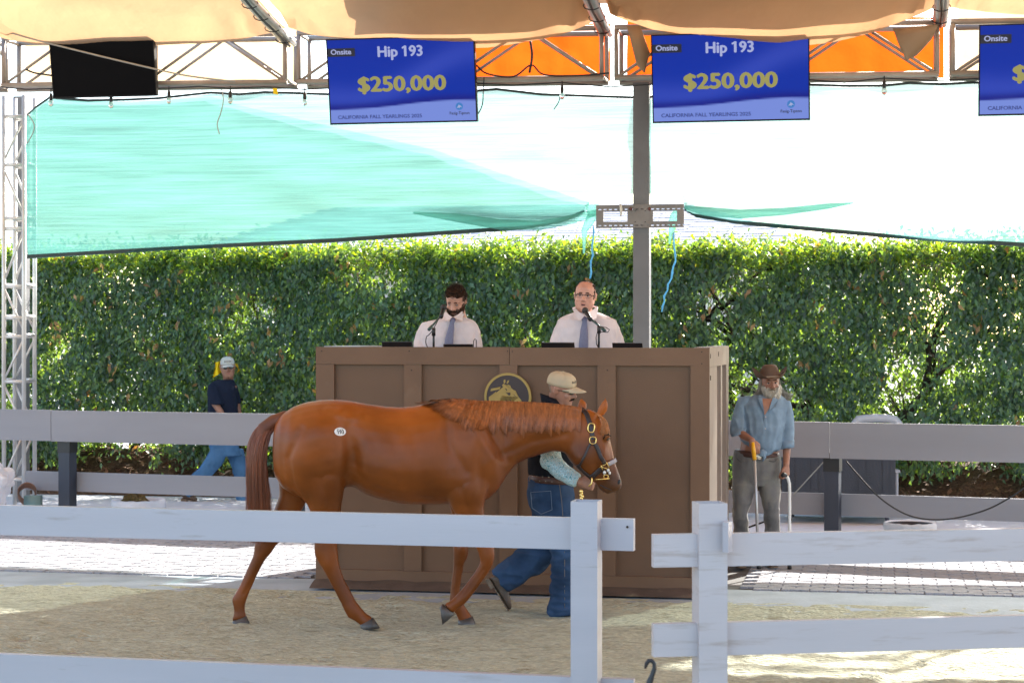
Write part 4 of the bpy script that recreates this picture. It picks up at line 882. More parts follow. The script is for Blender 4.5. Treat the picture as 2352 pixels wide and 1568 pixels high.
# hanging snap of the lead chain under the handler's hand
bm = B(); tube(bm, [W(*C3(x, y), 13.3) for x, y in ((795, 1300), (798, 1330), (795, 1365), (760, 1400))], .006, 8)
lead = tag(obj('lead_shank', bm, M['brass'], None, True), 'brass chain lead shank running from the halter through the handler\'s hand', 'lead')
for i, (x, y, r) in enumerate(((678, 1455, .014), (684, 1475, .011), (676, 1495, .012), (690, 1510, .012), (680, 1530, .013), (684, 1550, .012))):
    bm = B(); ell(bm, W(*C3(x, y), 13.35), r, r*.7, r*1.2, seg=10, rings=6); obj('link', bm, M['brass'], lead, True)
# ================================================================== people
def skin(name, col): return mat(name, col, .45, .10, 30, .15, 200, spec=.45, bdist=.002)
M['skinA'] = skin('skin_fair', (.52, .27, .19)); M['skinB'] = skin('skin_ruddy', (.58, .29, .21)); M['skinC'] = skin('skin_tanned', (.36, .17, .11)); M['skinD'] = skin('skin_weathered', (.33, .155, .10)); M['skinE'] = skin('skin_brown', (.28, .14, .095))
M['lip'] = mat('lip', (.34, .12, .10), .45, .1, 30); M['white_eye'] = mat('white_eye', (.6, .57, .54), .2, .05); M['iris'] = mat('iris', (.03, .02, .015), .1, .1)
M['lens'] = mat('dark_lens', (.01, .012, .016), .06, .1, 4, coat=1.); M['frame'] = mat('frame_black', (.01, .01, .01), .3, .1)
def fabric(name, col, **k): k.setdefault('bump', .25); k.setdefault('bscale', 350); k.setdefault('spec', .15); return mat(name, col, k.pop('rough', .9), k.pop('var', .08), k.pop('scale', 8), bdist=.003, **k)
M['shirtw'] = fabric('white_shirt', (.66, .60, .62)); M['vest'] = fabric('black_shirt', (.010, .011, .016)); M['navy'] = fabric('navy_tshirt', (.011, .016, .034)); M['chambray'] = fabric('chambray', (.20, .285, .38), var=.16, scale=14)
M['denim'] = fabric('blue_denim', (.030, .058, .115), var=.4, scale=5, dirt=(.09, .14, .21), dirtscale=6, dirtamt=.6); M['denim2'] = fabric('faded_denim', (.07, .17, .33), var=.2, scale=5, dirt=(.12, .24, .40), dirtscale=5, dirtamt=.6); M['greydenim'] = fabric('grey_denim', (.16, .155, .155), var=.35, scale=7, dirt=(.23, .22, .19), dirtscale=6, dirtamt=.50, stretch=(1, 1, .5))
M['capcloth'] = fabric('cap_khaki', (.50, .40, .27)); M['capgrey'] = fabric('cap_grey', (.50, .49, .47)); M['yellow'] = fabric('yellow_cloth', (.80, .58, .02)); M['felt'] = fabric('hat_felt', (.135, .088, .065), rough=.9)
M['bootl'] = mat('boot_leather', (.10, .065, .045), .5, .25, 9, .3, 60); M['belt'] = mat('belt_leather', (.06, .022, .015), .5, .2, 20); M['silver'] = mat('silver', (.6, .57, .52), .25, .15, 40, .4, 90, metal=.9)
def headframe(c, yaw, pitch, roll, s=1.):
    return Matrix.Translation(c) @ Matrix.Rotation(R(yaw), 4, 'Z') @ Matrix.Rotation(R(roll), 4, 'Y') @ Matrix.Rotation(R(pitch), 4, 'X') @ Matrix.Scale(s, 4)
HEAD = [(-.122, -.058, .024, .018), (-.108, -.050, .040, .036), (-.09, -.038, .052, .054), (-.07, -.026, .0605, .066), (-.045, -.016, .067, .078), (-.015, -.006, .0715, .087), (.02, 0, .0745, .0935), (.05, .002, .0755, .096), (.078, .004, .071, .089), (.1, .006, .058, .072), (.115, .008, .038, .047), (.122, .008, .018, .022)]
def head(bm, m, jaw=1., fat=1., nose=1., brow=1.):
    v0 = len(bm.verts)
    loft(bm, [(Vector((0, y, z)), Vector((hw*(jaw if z < -.03 else 1)*fat, 0, 0)), Vector((0, hd, 0)), 2.25) for z, y, hw, hd in HEAD], 24)
    E = lambda *a, rot=None: ell(bm, Vector(a[:3]), a[3], a[4], a[5], rot, 12, 8)
    loft(bm, [(Vector((0, y, z)), Vector((r, 0, 0)), Vector((0, r*1.1, 0))) for z, y, r in ((.03, -.086, .009), (.012, -.093, .0105), (-.006, -.101, .0125*nose), (-.02, -.107, .0155*nose), (-.031, -.103, .013*nose))], 12)
    for s in (-1, 1):
        E(s*.0125*nose, -.096, -.026, .0095*nose, .012, .0085); E(s*.03, -.0835, .034, .025, .011*brow, .008); E(s*.04, -.064, -.022, .026, .024, .024); E(s*.034, -.078, .010, .014, .008, .010)
        E(s*.0785*fat, .008, .004, .0075, .018, .031, rot=Matrix.Rotation(R(14), 3, 'X')); E(s*.082*fat, .012, .022, .008, .012, .013); E(s*.046*jaw, -.03, -.08, .018, .03, .018)
    E(0, -.083, -.052, .024, .012, .0075); E(0, -.082, -.063, .021, .012, .0075); E(0, -.078, -.1, .023, .016, .017); E(0, -.083, .058, .045, .012, .03)
    loft(bm, [(Vector((0, y, z)), Vector((r*fat, 0, 0)), Vector((0, r, 0))) for z, y, r in ((-.02, .022, .056), (-.07, .02, .057), (-.12, .022, .057), (-.17, .03, .062), (-.21, .035, .075))], 18)
    bm.verts.ensure_lookup_table()
    for v in bm.verts[v0:]: v.co = m @ v.co
def face(m, par_, lids=False, glasses=None, lipm='lip', mouth=False):
    def ob(nm, f, mm, sm=True):
        bm = B(); f(bm); bmesh.ops.transform(bm, matrix=m, verts=bm.verts); return obj(nm, bm, M[mm], par_, sm)
    if glasses != 'sun':
        for s in (-1, 1):
            e = ob('eye', lambda b: ell(b, Vector((s*.031, -.0835, .0115)), .0125, .008, .0055 if not lids else .002), 'white_eye')
            bm = B(); ell(bm, Vector((s*.031, -.0895, .0115 if not lids else .008)), .0055, .004, .005 if not lids else .0012); bmesh.ops.transform(bm, matrix=m, verts=bm.verts); obj('iris', bm, M['iris'], e, True)
            ob('eyelid', lambda b: tube(b, [Vector((s*x, y, z)) for x, y, z in ((.017, -.0885, .0125), (.024, -.0915, .0178), (.033, -.0915, .0188), (.044, -.084, .0125))], .0024, 5), 'brow')
    for s in (-1, 1): ob('eyebrow', lambda b: tube(b, [Vector((s*x, y, z)) for x, y, z in ((.013, -.092, .034), (.024, -.0945, .0365), (.036, -.091, .0355), (.05, -.078, .028))], [.003, .0042, .004, .002], 6), 'brow')
    ob('lips', lambda b: (ell(b, Vector((0, -.0895, -.0535)), .0215, .007, .0042), ell(b, Vector((0, -.0885, -.0625)), .018, .007, .0052)), lipm)
    if mouth: ob('mouth', lambda b: ell(b, Vector((0, -.0915, -.0578)), .016, .006, .0045), 'black')
    if glasses:
        g = ob('sunglasses' if glasses == 'sun' else 'glasses', lambda b: (tube(b, [Vector((-.012, -.1, .018)), Vector((0, -.103, .02)), Vector((.012, -.1, .018))], .002, 5)), 'frame')
        for s in (-1, 1):
            bm = B(); tube(bm, [Vector((s*.058, -.088, .018)), Vector((s*.077, -.06, .016)), Vector((s*.083, .0, .012))], .0025, 5); bmesh.ops.transform(bm, matrix=m, verts=bm.verts); obj('temple', bm, M['frame'], g, True)
            if glasses == 'sun': bm = B(); ell(bm, Vector((s*.034, -.094, .010)), .0275, .0105, .0175, Matrix.Rotation(R(s*22), 3, 'Z')); bmesh.ops.transform(bm, matrix=m, verts=bm.verts); obj('lens', bm, M['lens'], g, True)
            else:
                bm = B(); pts = []
                for k in range(17): t = 2*pi*k/16; pts.append(Vector((s*.034+.024*math.copysign(abs(cos(t))**.6, cos(t)), -.099+.012*abs(s*.034+.024*cos(t))/.06, .011+.0145*math.copysign(abs(sin(t))**.6, sin(t)))))
                tube(bm, pts, .0012, 5, False); tube(bm, [q for q in pts if q.z > .013], .0026, 5, False); bmesh.ops.transform(bm, matrix=m, verts=bm.verts); obj('rim', bm, M['frame'], g, True)
def hairshell(name, m, cond, m_, par_, grow=.007, noise_=.003, vox=.0035):
    bm = B(); loft(bm, [(Vector((0, y, z)), Vector((hw+grow, 0, 0)), Vector((0, hd+grow, 0)), 2.2) for z, y, hw, hd in HEAD], 48)
    bmesh.ops.subdivide_edges(bm, edges=[e for e in bm.edges if abs(e.verts[0].co.z-e.verts[1].co.z) > .008], cuts=2)
    bmesh.ops.delete(bm, geom=[v for v in bm.verts if not cond(v.co)], context='VERTS')
    for v in bm.verts: v.co += Vector((v.co.x, v.co.y, v.co.z*.6)).normalized()*noise_*noise.noise(v.co*Vector((1, 1, 1)).length*70)
    g = bmesh.ops.extrude_face_region(bm, geom=list(bm.faces)); 
    for v in [x for x in g['geom'] if isinstance(x, bmesh.types.BMVert)]: v.co *= .93
    bmesh.ops.recalc_face_normals(bm, faces=bm.faces); bmesh.ops.transform(bm, matrix=m, verts=bm.verts); return obj(name, bm, m_, par_, True)
def headstrands(name, m, spots, m_, par_, r=.0012):
    sp = [[m @ q for q in s] for s in spots]; return strands(name, sp, m_, par_, r, 3)
for k, c in (('brown', (.045, .022, .012)), ('greyb', (.20, .15, .11)), ('white', (.55, .52, .47)), ('grey', (.30, .28, .26)), ('dark', (.018, .012, .01))): M['hair_'+k] = mat('hair_'+k, c, .5, .3, 50, 0, 80, stretch=(1, 1, .3), attr='tint'); M['shell_'+k] = mat('hairshell_'+k, c, .9, .35, 60, .8, 160, spec=.08, stretch=(1, 1, .35), bdist=.004)
M['brow'] = M['shell_dark']
def FR(Y, rows, e=2.3): return [(lambda A, Bq: ((A+Bq)/2, (Bq-A)/2, Vector((0, r[4], 0)), e))(W(r[0], r[1], Y+(r[5] if len(r) > 5 else 0)), W(r[2], r[3], Y+(r[5] if len(r) > 5 else 0))) for r in rows]
def wr(amp=.006, f=9, st=(1, 1, 1), seed=0): return lambda c, n: amp*noise.noise(Vector((c.x*f*st[0]+seed, c.y*f*st[1], c.z*f*st[2])))+amp*.5*(1-abs(noise.noise(Vector((c.x*f*2.1*st[0], c.y*f*2*st[1]+seed, c.z*f*2.1*st[2])))*2))
def garment(name, Y, lofts, m, par_, vox=.009, sm=4, disp=None, e=2.3):
    bm = B()
    for rows in lofts: loft(bm, FR(Y, rows, e) if not isinstance(rows[0][0], Vector) else rows, 22)
    me = remesh(bm, vox, sm, .5, name, disp or wr()); return link(name, me, m, par_, True)
def chainl(bm, pts, rs, n=12): tube(bm, pts, rs, n); ell(bm, pts[-1], rs[-1], rs[-1], rs[-1], None, 10, 6); ell(bm, pts[0], rs[0], rs[0], rs[0], None, 10, 6)
def hand(bm, wrist, d, side, up, s=1., curl=.8, thumb=1):
    """d: from wrist to knuckles, side: across the palm (index side positive), up: back of the hand"""
    d, side, up = d.normalized(), side.normalized(), up.normalized(); pc_ = wrist+d*.05*s
    loft(bm, [(wrist+d*t*s, side*hw*s, up*hh*s, 2.6) for t, hw, hh in ((-.02, .027, .022), (.01, .029, .019), (.04, .037, .017), (.075, .041, .015), (.09, .038, .012))], 14)
    for i, (o, L_) in enumerate(((.031, .075), (.011, .083), (-.010, .077), (-.030, .06))):
        b = wrist+(d*.082+side*o)*s; q = [b-d*.02*s, b]; ang = 0; p = b
        for k, f in enumerate((.45, .32, .23)):
            ang += curl*(.75 if k == 0 else 1.)*(1+.08*i); p = p+(d*cos(ang)-up*sin(ang))*L_*f*s; q.append(p)
        tube(bm, q, [.0095*s, .0098*s, .0092*s, .0085*s, .0068*s], 9); ell(bm, q[-1], .007*s, .007*s, .007*s, None, 8, 6)
    b = wrist+(d*.02+side*.028*thumb)*s; q = [b, b+(d*.03+side*.022-up*.006)*s, b+(d*.056+side*.018-up*.028*(curl*.8+.2))*s, b+(d*.072+side*.004-up*.045*(curl*.8+.2))*s]
    tube(bm, q, [.015*s, .0125*s, .0108*s, .009*s], 9); ell(bm, q[-1], .009*s, .009*s, .009*s, None, 8, 6)
def mk(name, bm_fn, m_, par_=None, mtx=None, smooth=True, bev=0):
    bm = B(); bm_fn(bm)
    if mtx is not None: bmesh.ops.transform(bm, matrix=mtx, verts=bm.verts)
    return obj(name, bm, m_, par_, smooth, bev)
def surf_text(me, o, d): pass
def button(par_, p, r=.006, m='vinyl', n=Vector((0, -1, 0))): return mk('button', lambda b: lathe(b, p, [(r, 0), (r, .003)], 10, n), M[m], par_, smooth=False)
# ------------------------------------------------------------------ bearded auctioneer
def auctioneer(label, Y, hc, yaw, pitch, roll, hs_, torso, arms, skinm, seed):
    c = W(hc[0], hc[1], Y); m = headframe(c, yaw, pitch, roll, hs_); bm = B(); head(bm, m, 1.0 if seed == 1 else 1.1, 1. if seed == 1 else 1.06, brow=1.1)
    loft(bm, [((a+b)/2, (b-a)/2*.8, Vector((0, .09, 0)), 2.3) for a, b in [(W(r[0], r[1], Y+.05), W(r[2], r[3], Y+.05)) for r in torso[1:]]], 18)
    for s, ar in zip((-1, 1), arms): tube(bm, [W(q[0]+(8 if s < 0 else -10), q[1]+6, q[2]) for q in ar[:2]]+[W(*q) for q in ar[2:]], [.03, .03, .03, .027], 12); w0, w1 = W(*ar[-2]), W(*ar[-1]); hand(bm, w1, w1-w0, Vector((-s, -.2, 0)), Vector((0, 0, 1)), 1., .5)
    me = remesh(bm, .0065, 2, .5, 'person'); o = link('person', me, skinm, None, True); tag(o, label, 'person'); return o, m
torso1 = [(1022, 728, 1066, 728, .06, .02), (1004, 733, 1080, 733, .10, .03), (984, 738, 1092, 740, .125, .03), (968, 752, 1098, 756, .14, .02), (964, 775, 1096, 780, .15, .0), (966, 800, 1094, 805, .15), (970, 840, 1090, 840, .15), (974, 900, 1086, 900, .14), (972, 985, 1086, 985, .15)]
p1, m1 = auctioneer('bearded man in a white shirt and blue patterned tie looking down in the booth', 16.15, (1048, 692), -16, 28, 3, 1.03, torso1, (((975, 745, 16.2), (962, 795, 16.1), (985, 832, 15.75), (1010, 822, 15.5)), ((1092, 748, 16.2), (1101, 795, 16.15), (1088, 832, 15.8), (1062, 824, 15.5))), M['skinA'], 1)
sh1 = garment('shirt', 16.15, [torso1, [(968, 742, 996, 736, .065, .03), (957, 762, 984, 758, .068, .02), (951, 785, 981, 783, .068, 0), (949, 806, 981, 810, .062, -.08), (958, 825, 990, 820, .055, -.22)], [(1078, 738, 1096, 746, .065, .03), (1082, 760, 1104, 762, .068, .02), (1082, 785, 1107, 786, .068, 0), (1080, 810, 1107, 806, .062, -.08), (1072, 822, 1100, 826, .055, -.22)]], M['shirtw'], p1, .0085, 5, wr(.007, 7, (1, 1, .8), 2))
def tie(name, Y, pts, par_, seed):
    tm = bpy.data.materials.get('tie_silk') or mat('tie_silk', (.055, .06, .14), .5, .1, 8)
    if 'tiedone' not in tm:
        t = tm.node_tree; L = t.links.new; tc = t.nodes.new('ShaderNodeTexCoord'); mp = t.nodes.new('ShaderNodeMapping'); mp.inputs['Scale'].default_value = (1, 1, 1); L(tc.outputs['Object'], mp.inputs[0])
        bt = t.nodes.new('ShaderNodeTexBrick'); bt.inputs['Scale'].default_value = 45; bt.inputs['Mortar Size'].default_value = .09; bt.inputs['Color1'].default_value = (.03, .03, .09, 1); bt.inputs['Color2'].default_value = (.045, .045, .12, 1); bt.inputs['Mortar'].default_value = (.20, .20, .30, 1)
        sep = t.nodes.new('ShaderNodeSeparateXYZ'); cb = t.nodes.new('ShaderNodeCombineXYZ'); L(mp.outputs[0], sep.inputs[0]); L(sep.outputs[0], cb.inputs[0]); L(sep.outputs[2], cb.inputs[1]); L(cb.outputs[0], bt.inputs['Vector'])
        L(bt.outputs[0], t.nodes['Principled BSDF'].inputs['Base Color']); tm['tiedone'] = 1
    return mk(name, lambda b: loft(b, [(W(x, y, Y+dy), Vector((wd, 0, 0)), Vector((0, th, 0)), 3) for x, y, wd, th, dy in pts], 14), tm, par_)
tie('tie', 16.0, [(1040, 729, .017, .014, .0), (1040, 736, .025, .018, -.015), (1038, 742, .019, .014, -.02), (1036, 755, .027, .010, -.02), (1032, 775, .034, .010, -.025), (1030, 800, .040, .010, -.03), (1029, 840, .042, .01, -.03)], p1, 1)
def collar(Y, pts, par_, m='shirtw'):
    for s in pts: mk('collar', lambda b: (lambda f, g: [b.faces.new(f), b.faces.new(g[::-1])]+[b.faces.new((f[i], g[i], g[(i+1) % len(f)], f[(i+1) % len(f)])) for i in range(len(f))])([b.verts.new(W(*q)) for q in s], [b.verts.new(W(q[0], q[1], q[2]+.012)) for q in s]), M[m], par_, smooth=False, bev=.002)
collar(0, [[(1024, 714, 16.10), (1018, 722, 16.07), (1014, 731, 16.02), (1029, 738, 15.96), (1039, 728, 15.97), (1030, 722, 16.03)], [(1062, 714, 16.10), (1064, 724, 16.07), (1063, 737, 16.02), (1050, 733, 15.96), (1041, 728, 15.97), (1052, 722, 16.03)]], p1)
mk('neckband', lambda b: tube(b, [W(x, y, 16.15+d) for x, y, d in ((1020, 724, .02), (1016, 716, .08), (1030, 710, .13), (1050, 709, .14), (1066, 714, .08), (1064, 724, .02))], [.007]*6, 8), M['shirtw'], p1)
face(m1, p1, lids=True)
hairshell('hair', m1, lambda v: (v.z > .062 and v.y < 0) or (v.z > .018+max(0, (.02-v.y))*1.1 and v.y >= -.05) or (v.y > .03 and v.z > -.05), M['shell_brown'], p1, .006, .001)
def beard(name, m, mm, par_, full=.012, zt=-.03, ln=0., sides=True):
    bm = B(); rows = [(z, y, hw, hd) for z, y, hw, hd in HEAD if z < -.0]
    loft(bm, [(Vector((0, -.058-ln*.2, -.135-ln)), Vector((.02, 0, 0)), Vector((0, .018, 0)))]+[(Vector((0, y-.004, z-(.006 if z < -.1 else 0))), Vector((hw+full*.75, 0, 0)), Vector((0, hd+full, 0)), 2.3) for z, y, hw, hd in rows], 40)
    bmesh.ops.subdivide_edges(bm, edges=list(bm.edges), cuts=1, use_grid_fill=True)
    def keep(v): 
        x, y, z = abs(v.x), v.y, v.z
        if y > -.005 or z > zt+.03+max(0, y+.05)*.9: return False
        if z > zt-.004+ (x-.045)*1.6 and x < .055: return False
        if abs(z+.057) < .012 and x < .022 and y < -.06: return False
        return True
    bmesh.ops.delete(bm, geom=[v for v in bm.verts if not keep(v.co)], context='VERTS')
    for v in bm.verts: v.co += v.co.normalized()*.004*noise.noise(v.co*90)
    bmesh.ops.transform(bm, matrix=m, verts=bm.verts); o = obj(name, bm, mm, par_, True); return o
beard('beard', m1, M['shell_brown'], p1, .012, -.036)
mk('moustache', lambda b: tube(b, [Vector(q) for q in ((-.032, -.083, -.058), (-.016, -.096, -.046), (0, -.100, -.043), (.016, -.096, -.046), (.032, -.083, -.058))], [.004, .0075, .007, .0075, .004], 8), M['shell_brown'], p1, m1)
def jawhair(n, len0, zt, spread=.0, chin=True):
    out = []
    for _ in range(n):
        an = random.uniform(-1.45, 1.45); z = random.uniform(-.118, zt+.03*abs(an)); row = min(HEAD, key=lambda h: abs(h[0]-z)); x = sin(an)*(row[2]+.002); y = row[1]-cos(an)*(row[3]+.002)
        if abs(x) < .022 and abs(z+.057) < .010: continue
        p = Vector((x, y, z)); L_ = len0*random.uniform(.5, 1.1)*(1.2-.5*abs(an)); d = Vector((x*1.5+random.gauss(0, .012), -.03+random.gauss(0, .012), -.09)).normalized(); out.append([p+d*L_*u+Vector((0, -.004*sin(u*3), 0)) for u in (0, .35, .7, 1)])
    return out
headstrands('beard_strands', m1, jawhair(900, .028, -.035), M['hair_brown'], p1, .0013)
def tophair(n, L_, dirf, cond):
    out = []
    while len(out) < n:
        t = random.uniform(0, 2*pi); z = random.uniform(-.04, .125); row = min(HEAD, key=lambda h: abs(h[0]-z)); p = Vector((cos(t)*(row[2]+.005), row[1]+sin(t)*(row[3]+.005), z))
        if z > .11: p = Vector((random.gauss(0, .03), random.gauss(.005, .035), .124))
        if not cond(p): continue
        d = dirf(p); d = (d+Vector((random.gauss(0, .25), random.gauss(0, .25), random.gauss(0, .25)))).normalized(); l = L_*random.uniform(.6, 1.2); out.append([p+d*l*u for u in (0, .4, .75, 1)])
    return out
headstrands('hair_strands', m1, tophair(3200, .021, lambda p: (Vector((p.x, p.y*.5, p.z+.03)).normalized()+Vector((0, -.3, .5 if p.z > .07 else -.8))), lambda v: (v.z > .07 and v.y < 0) or (v.y > -.045 and v.z > .02) or (v.y > .03 and v.z > -.05)), M['hair_brown'], p1, .0013)
# ------------------------------------------------------------------ auctioneer with glasses
torso2 = [(1322, 716, 1368, 716, .07, .02), (1302, 724, 1388, 724, .11, .03), (1282, 735, 1414, 735, .14, .03), (1276, 752, 1424, 755, .165, .01), (1280, 780, 1420, 784, .18, -.01), (1280, 815, 1420, 815, .19, -.02), (1280, 860, 1420, 860, .19, -.02), (1286, 920, 1414, 920, .17), (1284, 985, 1414, 985, .17)]
p2, m2 = auctioneer('balding man with glasses in a white shirt and tie speaking at the microphone', 15.85, (1344, 682), -9, 3, 4, 1.05, torso2, (((1285, 745, 15.9), (1268, 800, 15.8), (1290, 835, 15.5), (1318, 826, 15.25)), ((1412, 745, 15.9), (1428, 800, 15.8), (1412, 835, 15.5), (1386, 826, 15.25))), M['skinB'], 2)
garment('shirt', 15.85, [torso2, [(1281, 740, 1310, 728, .075, .03), (1270, 762, 1302, 760, .078, .02), (1262, 786, 1300, 788, .075, -.02), (1258, 812, 1300, 814, .068, -.12), (1270, 830, 1306, 826, .058, -.28)], [(1392, 730, 1416, 742, .075, .03), (1394, 760, 1427, 764, .078, .02), (1396, 788, 1434, 790, .075, -.02), (1396, 816, 1437, 812, .068, -.12), (1392, 826, 1428, 832, .058, -.28)]], M['shirtw'], p2, .0085, 5, wr(.007, 7, (1, 1, .8), 9))
tie('tie', 15.7, [(1343, 726, .018, .014, 0), (1343, 733, .026, .018, -.02), (1343, 739, .02, .014, -.03), (1342, 755, .029, .010, -.035), (1341, 778, .036, .010, -.045), (1340, 805, .041, .010, -.05), (1340, 840, .042, .01, -.05)], p2, 2)
collar(0, [[(1320, 706, 15.80), (1318, 716, 15.75), (1318, 730, 15.68), (1332, 737, 15.63), (1343, 725, 15.65), (1330, 716, 15.72)], [(1371, 704, 15.80), (1372, 716, 15.75), (1370, 731, 15.68), (1356, 736, 15.63), (1344, 725, 15.65), (1356, 716, 15.72)]], p2)
mk('neckband', lambda b: tube(b, [W(x, y, 15.85+d) for x, y, d in ((1321, 718, .02), (1316, 708, .08), (1330, 702, .13), (1352, 701, .14), (1372, 706, .08), (1370, 718, .02))], [.007]*6, 8), M['shirtw'], p2)
face(m2, p2, glasses='clear', mouth=True)
hairshell('hair', m2, lambda v: (v.y > -.045 and -.02 < v.z < .105 and abs(v.x) > .03) or (v.y > .02 and v.z > -.05), M['shell_brown'], p2, .004, .001)
headstrands('hair_strands', m2, tophair(700, .016, lambda p: Vector((p.x, p.y*.4, -.5)).normalized(), lambda v: (v.y > -.045 and 0 < v.z < .11 and abs(v.x) > .035) or (v.y > -.035 and v.z > .08) or (v.y > .03 and v.z > -.04)), M['hair_brown'], p2, .0011)
# ------------------------------------------------------------------ handler
YH = 13.98; m3 = headframe(W(1289, 895, YH), 66, 14, -8, 1.05); bm = B(); head(bm, m3, 1.02, 1.02, 1.1, 1.1)
loft(bm, FR(YH, [(1250, 925, 1290, 932, .1), (1228, 960, 1300, 960, .13), (1224, 1020, 1302, 1020, .12), (1226, 1095, 1300, 1098, .11)]), 16)
elb = W(1270, 1062, YH-.30); wri = W(1332, 1107, 13.58)
chainl(bm, [W(1268, 955, YH-.17), elb, W(1300, 1088, 13.6), wri], [.045, .04, .036, .028]); hand(bm, wri, Vector((.9, -.1, -.18)), Vector((.12, 0, 1)), Vector((.1, -1, .1)), 1.04, 1.15)
elf = W(1312, 1020, YH+.28); wrf = W(1356, 1085, YH+.05); chainl(bm, [W(1280, 955, YH+.17), elf, wrf], [.045, .04, .028]); hand(bm, wrf, Vector((.7, -.4, -.4)), Vector((.2, 0, 1)), Vector((0, 1, 0)), 1., 1.1)
me = remesh(bm, .0062, 2, .5, 'person'); p3 = tag(link('person', me, M['skinC'], None, True), 'man in tan cap, sunglasses and paisley sleeves leading the horse by its halter', 'person')
garment('vest_shirt', YH, [[(1248, 920, 1294, 930, .10), (1232, 942, 1308, 950, .185), (1220, 975, 1316, 985, .20), (1214, 1020, 1319, 1025, .18), (1212, 1055, 1318, 1060, .17), (1213, 1085, 1314, 1088, .165), (1216, 1098, 1312, 1102, .16)]], M['vest'], p3, .009, 4, wr(.006, 8))
mk('collar', lambda b: loft(b, [(W(1272, 930, YH), Vector((.092, 0, -.02)), Vector((0, .10, 0))), (W(1266, 920, YH), Vector((.078, 0, -.022)), Vector((0, .086, 0))), (W(1261, 910, YH), Vector((.068, 0, -.024)), Vector((0, .074, 0))), (W(1262, 912, YH), Vector((.062, 0, -.022)), Vector((0, .068, 0)))], 24), M['vest'], p3)
def paisley():
    m = fabric('paisley_cloth', (.42, .62, .66)); t = m.node_tree; L = t.links.new; tc = [n for n in t.nodes if n.type == 'TEX_COORD'][0]
    nz = t.nodes.new('ShaderNodeTexNoise'); nz.inputs['Scale'].default_value = 26; nz.inputs['Detail'].default_value = 1; nz.inputs['Distortion'].default_value = 4.5; L(tc.outputs['Object'], nz.inputs['Vector'])
    r = t.nodes.new('ShaderNodeValToRGB'); e = r.color_ramp.elements; e[0].position = .36; e[0].color = (.10, .25, .28, 1); e[1].position = .44; e[1].color = (.42, .62, .66, 1); q = e.new(.52); q.color = (.60, .72, .74, 1); q = e.new(.56); q.color = (.12, .16, .18, 1); q = e.new(.60); q.color = (.45, .60, .60, 1); q = e.new(.72); q.color = (.50, .42, .34, 1)
    L(nz.outputs[0], r.inputs[0]); L(r.outputs[0], t.nodes['Principled BSDF'].inputs['Base Color']); return m
M['paisley'] = paisley()
bm = B(); tube(bm, [W(1266, 945, YH-.14), W(1262, 985, YH-.19), W(1264, 1035, YH-.27), W(1268, 1060, YH-.31), W(1290, 1082, 13.62), W(1312, 1096, 13.6), W(1328, 1104, 13.585)], [.085, .08, .073, .071, .064, .056, .050], 18)
ell(bm, W(1264, 1058, YH-.30), .075, .07, .07)
me = remesh(bm, .008, 3, .5, 'sleeve', wr(.007, 10)); link('sleeve', me, M['paisley'], p3, True)
bm = B(); tube(bm, [W(1280, 945, YH+.14), W(1296, 985, YH+.2), elf, W(1335, 1050, YH+.18), W(1350, 1078, YH+.08)], [.08, .075, .068, .06, .048], 18); me = remesh(bm, .009, 3, .5, 'sleeve', wr(.006, 10)); link('sleeve', me, M['paisley'], p3, True)
garment('jeans', YH, [[(1215, 1096, 1311, 1102, .16), (1211, 1115, 1316, 1118, .172), (1211, 1135, 1319, 1138, .175), (1216, 1158, 1318, 1160, .172), (1228, 1180, 1318, 1180, .165)],
 [(1226, 1140, 1316, 1140, .09, -.085), (1240, 1175, 1319, 1175, .10, -.09), (1256, 1220, 1321, 1216, .098, -.1), (1268, 1262, 1321, 1262, .09, -.1), (1270, 1300, 1319, 1300, .084, -.1), (1267, 1345, 1319, 1345, .083, -.1), (1263, 1380, 1321, 1378, .09, -.1), (1260, 1409, 1324, 1405, .095, -.1)],
 [(1216, 1140, 1300, 1140, .09, .09), (1222, 1180, 1292, 1185, .10, .1), (1214, 1222, 1280, 1232, .10, .1), (1203, 1250, 1272, 1272, .10, .1), (1195, 1262, 1254, 1300, .095, .1), (1176, 1278, 1222, 1322, .09, .1), (1154, 1294, 1196, 1338, .088, .1), (1133, 1311, 1170, 1360, .092, .1)]], M['denim'], p3, .009, 3, lambda c, n: .008*noise.noise(c*9)+.020*(1-2*abs(noise.noise(Vector((c.x*6, c.y*6, c.z*(16 if c.z < .5 else 8))))))*(1 if c.z < .62 else .4))
mk('belt', lambda b: loft(b, FR(YH, [(1217, 1088, 1312, 1096, .172), (1214.5, 1089, 1314, 1097, .178), (1213.5, 1103, 1314, 1110, .178), (1215, 1104, 1313, 1111, .172)]), 36), M['belt'], p3)
for i in range(22): 
    t = -pi+pi*i/21; x = 1264+49*cos(t); mk('belt_stud', lambda b: ell(b, W(x, 1103.5+3.5*cos(t)+(2 if i % 2 else -8), YH-.179*abs(sin(t))**.85), .0035, .003, .0035, None, 6, 4), M['silver'], p3)
pk = mk('back_pocket', lambda b: tube(b, [W(x, y, YH-.20) for x, y in ((1219, 1130), (1222, 1166), (1243, 1180), (1268, 1170), (1265, 1127), (1219, 1130))], .0022, 4), mat('pocket_stitch', (.12, .16, .22), .8), p3)
mk('seam', lambda b: tube(b, [W(x, y, YH+d) for x, y, d in ((1285, 1112, -.185), (1290, 1150, -.2), (1294, 1200, -.205), (1297, 1262, -.2), (1297, 1330, -.195), (1297, 1400, -.2))], .0022, 4), mat('seam_thread', (.16, .14, .12), .8), p3)
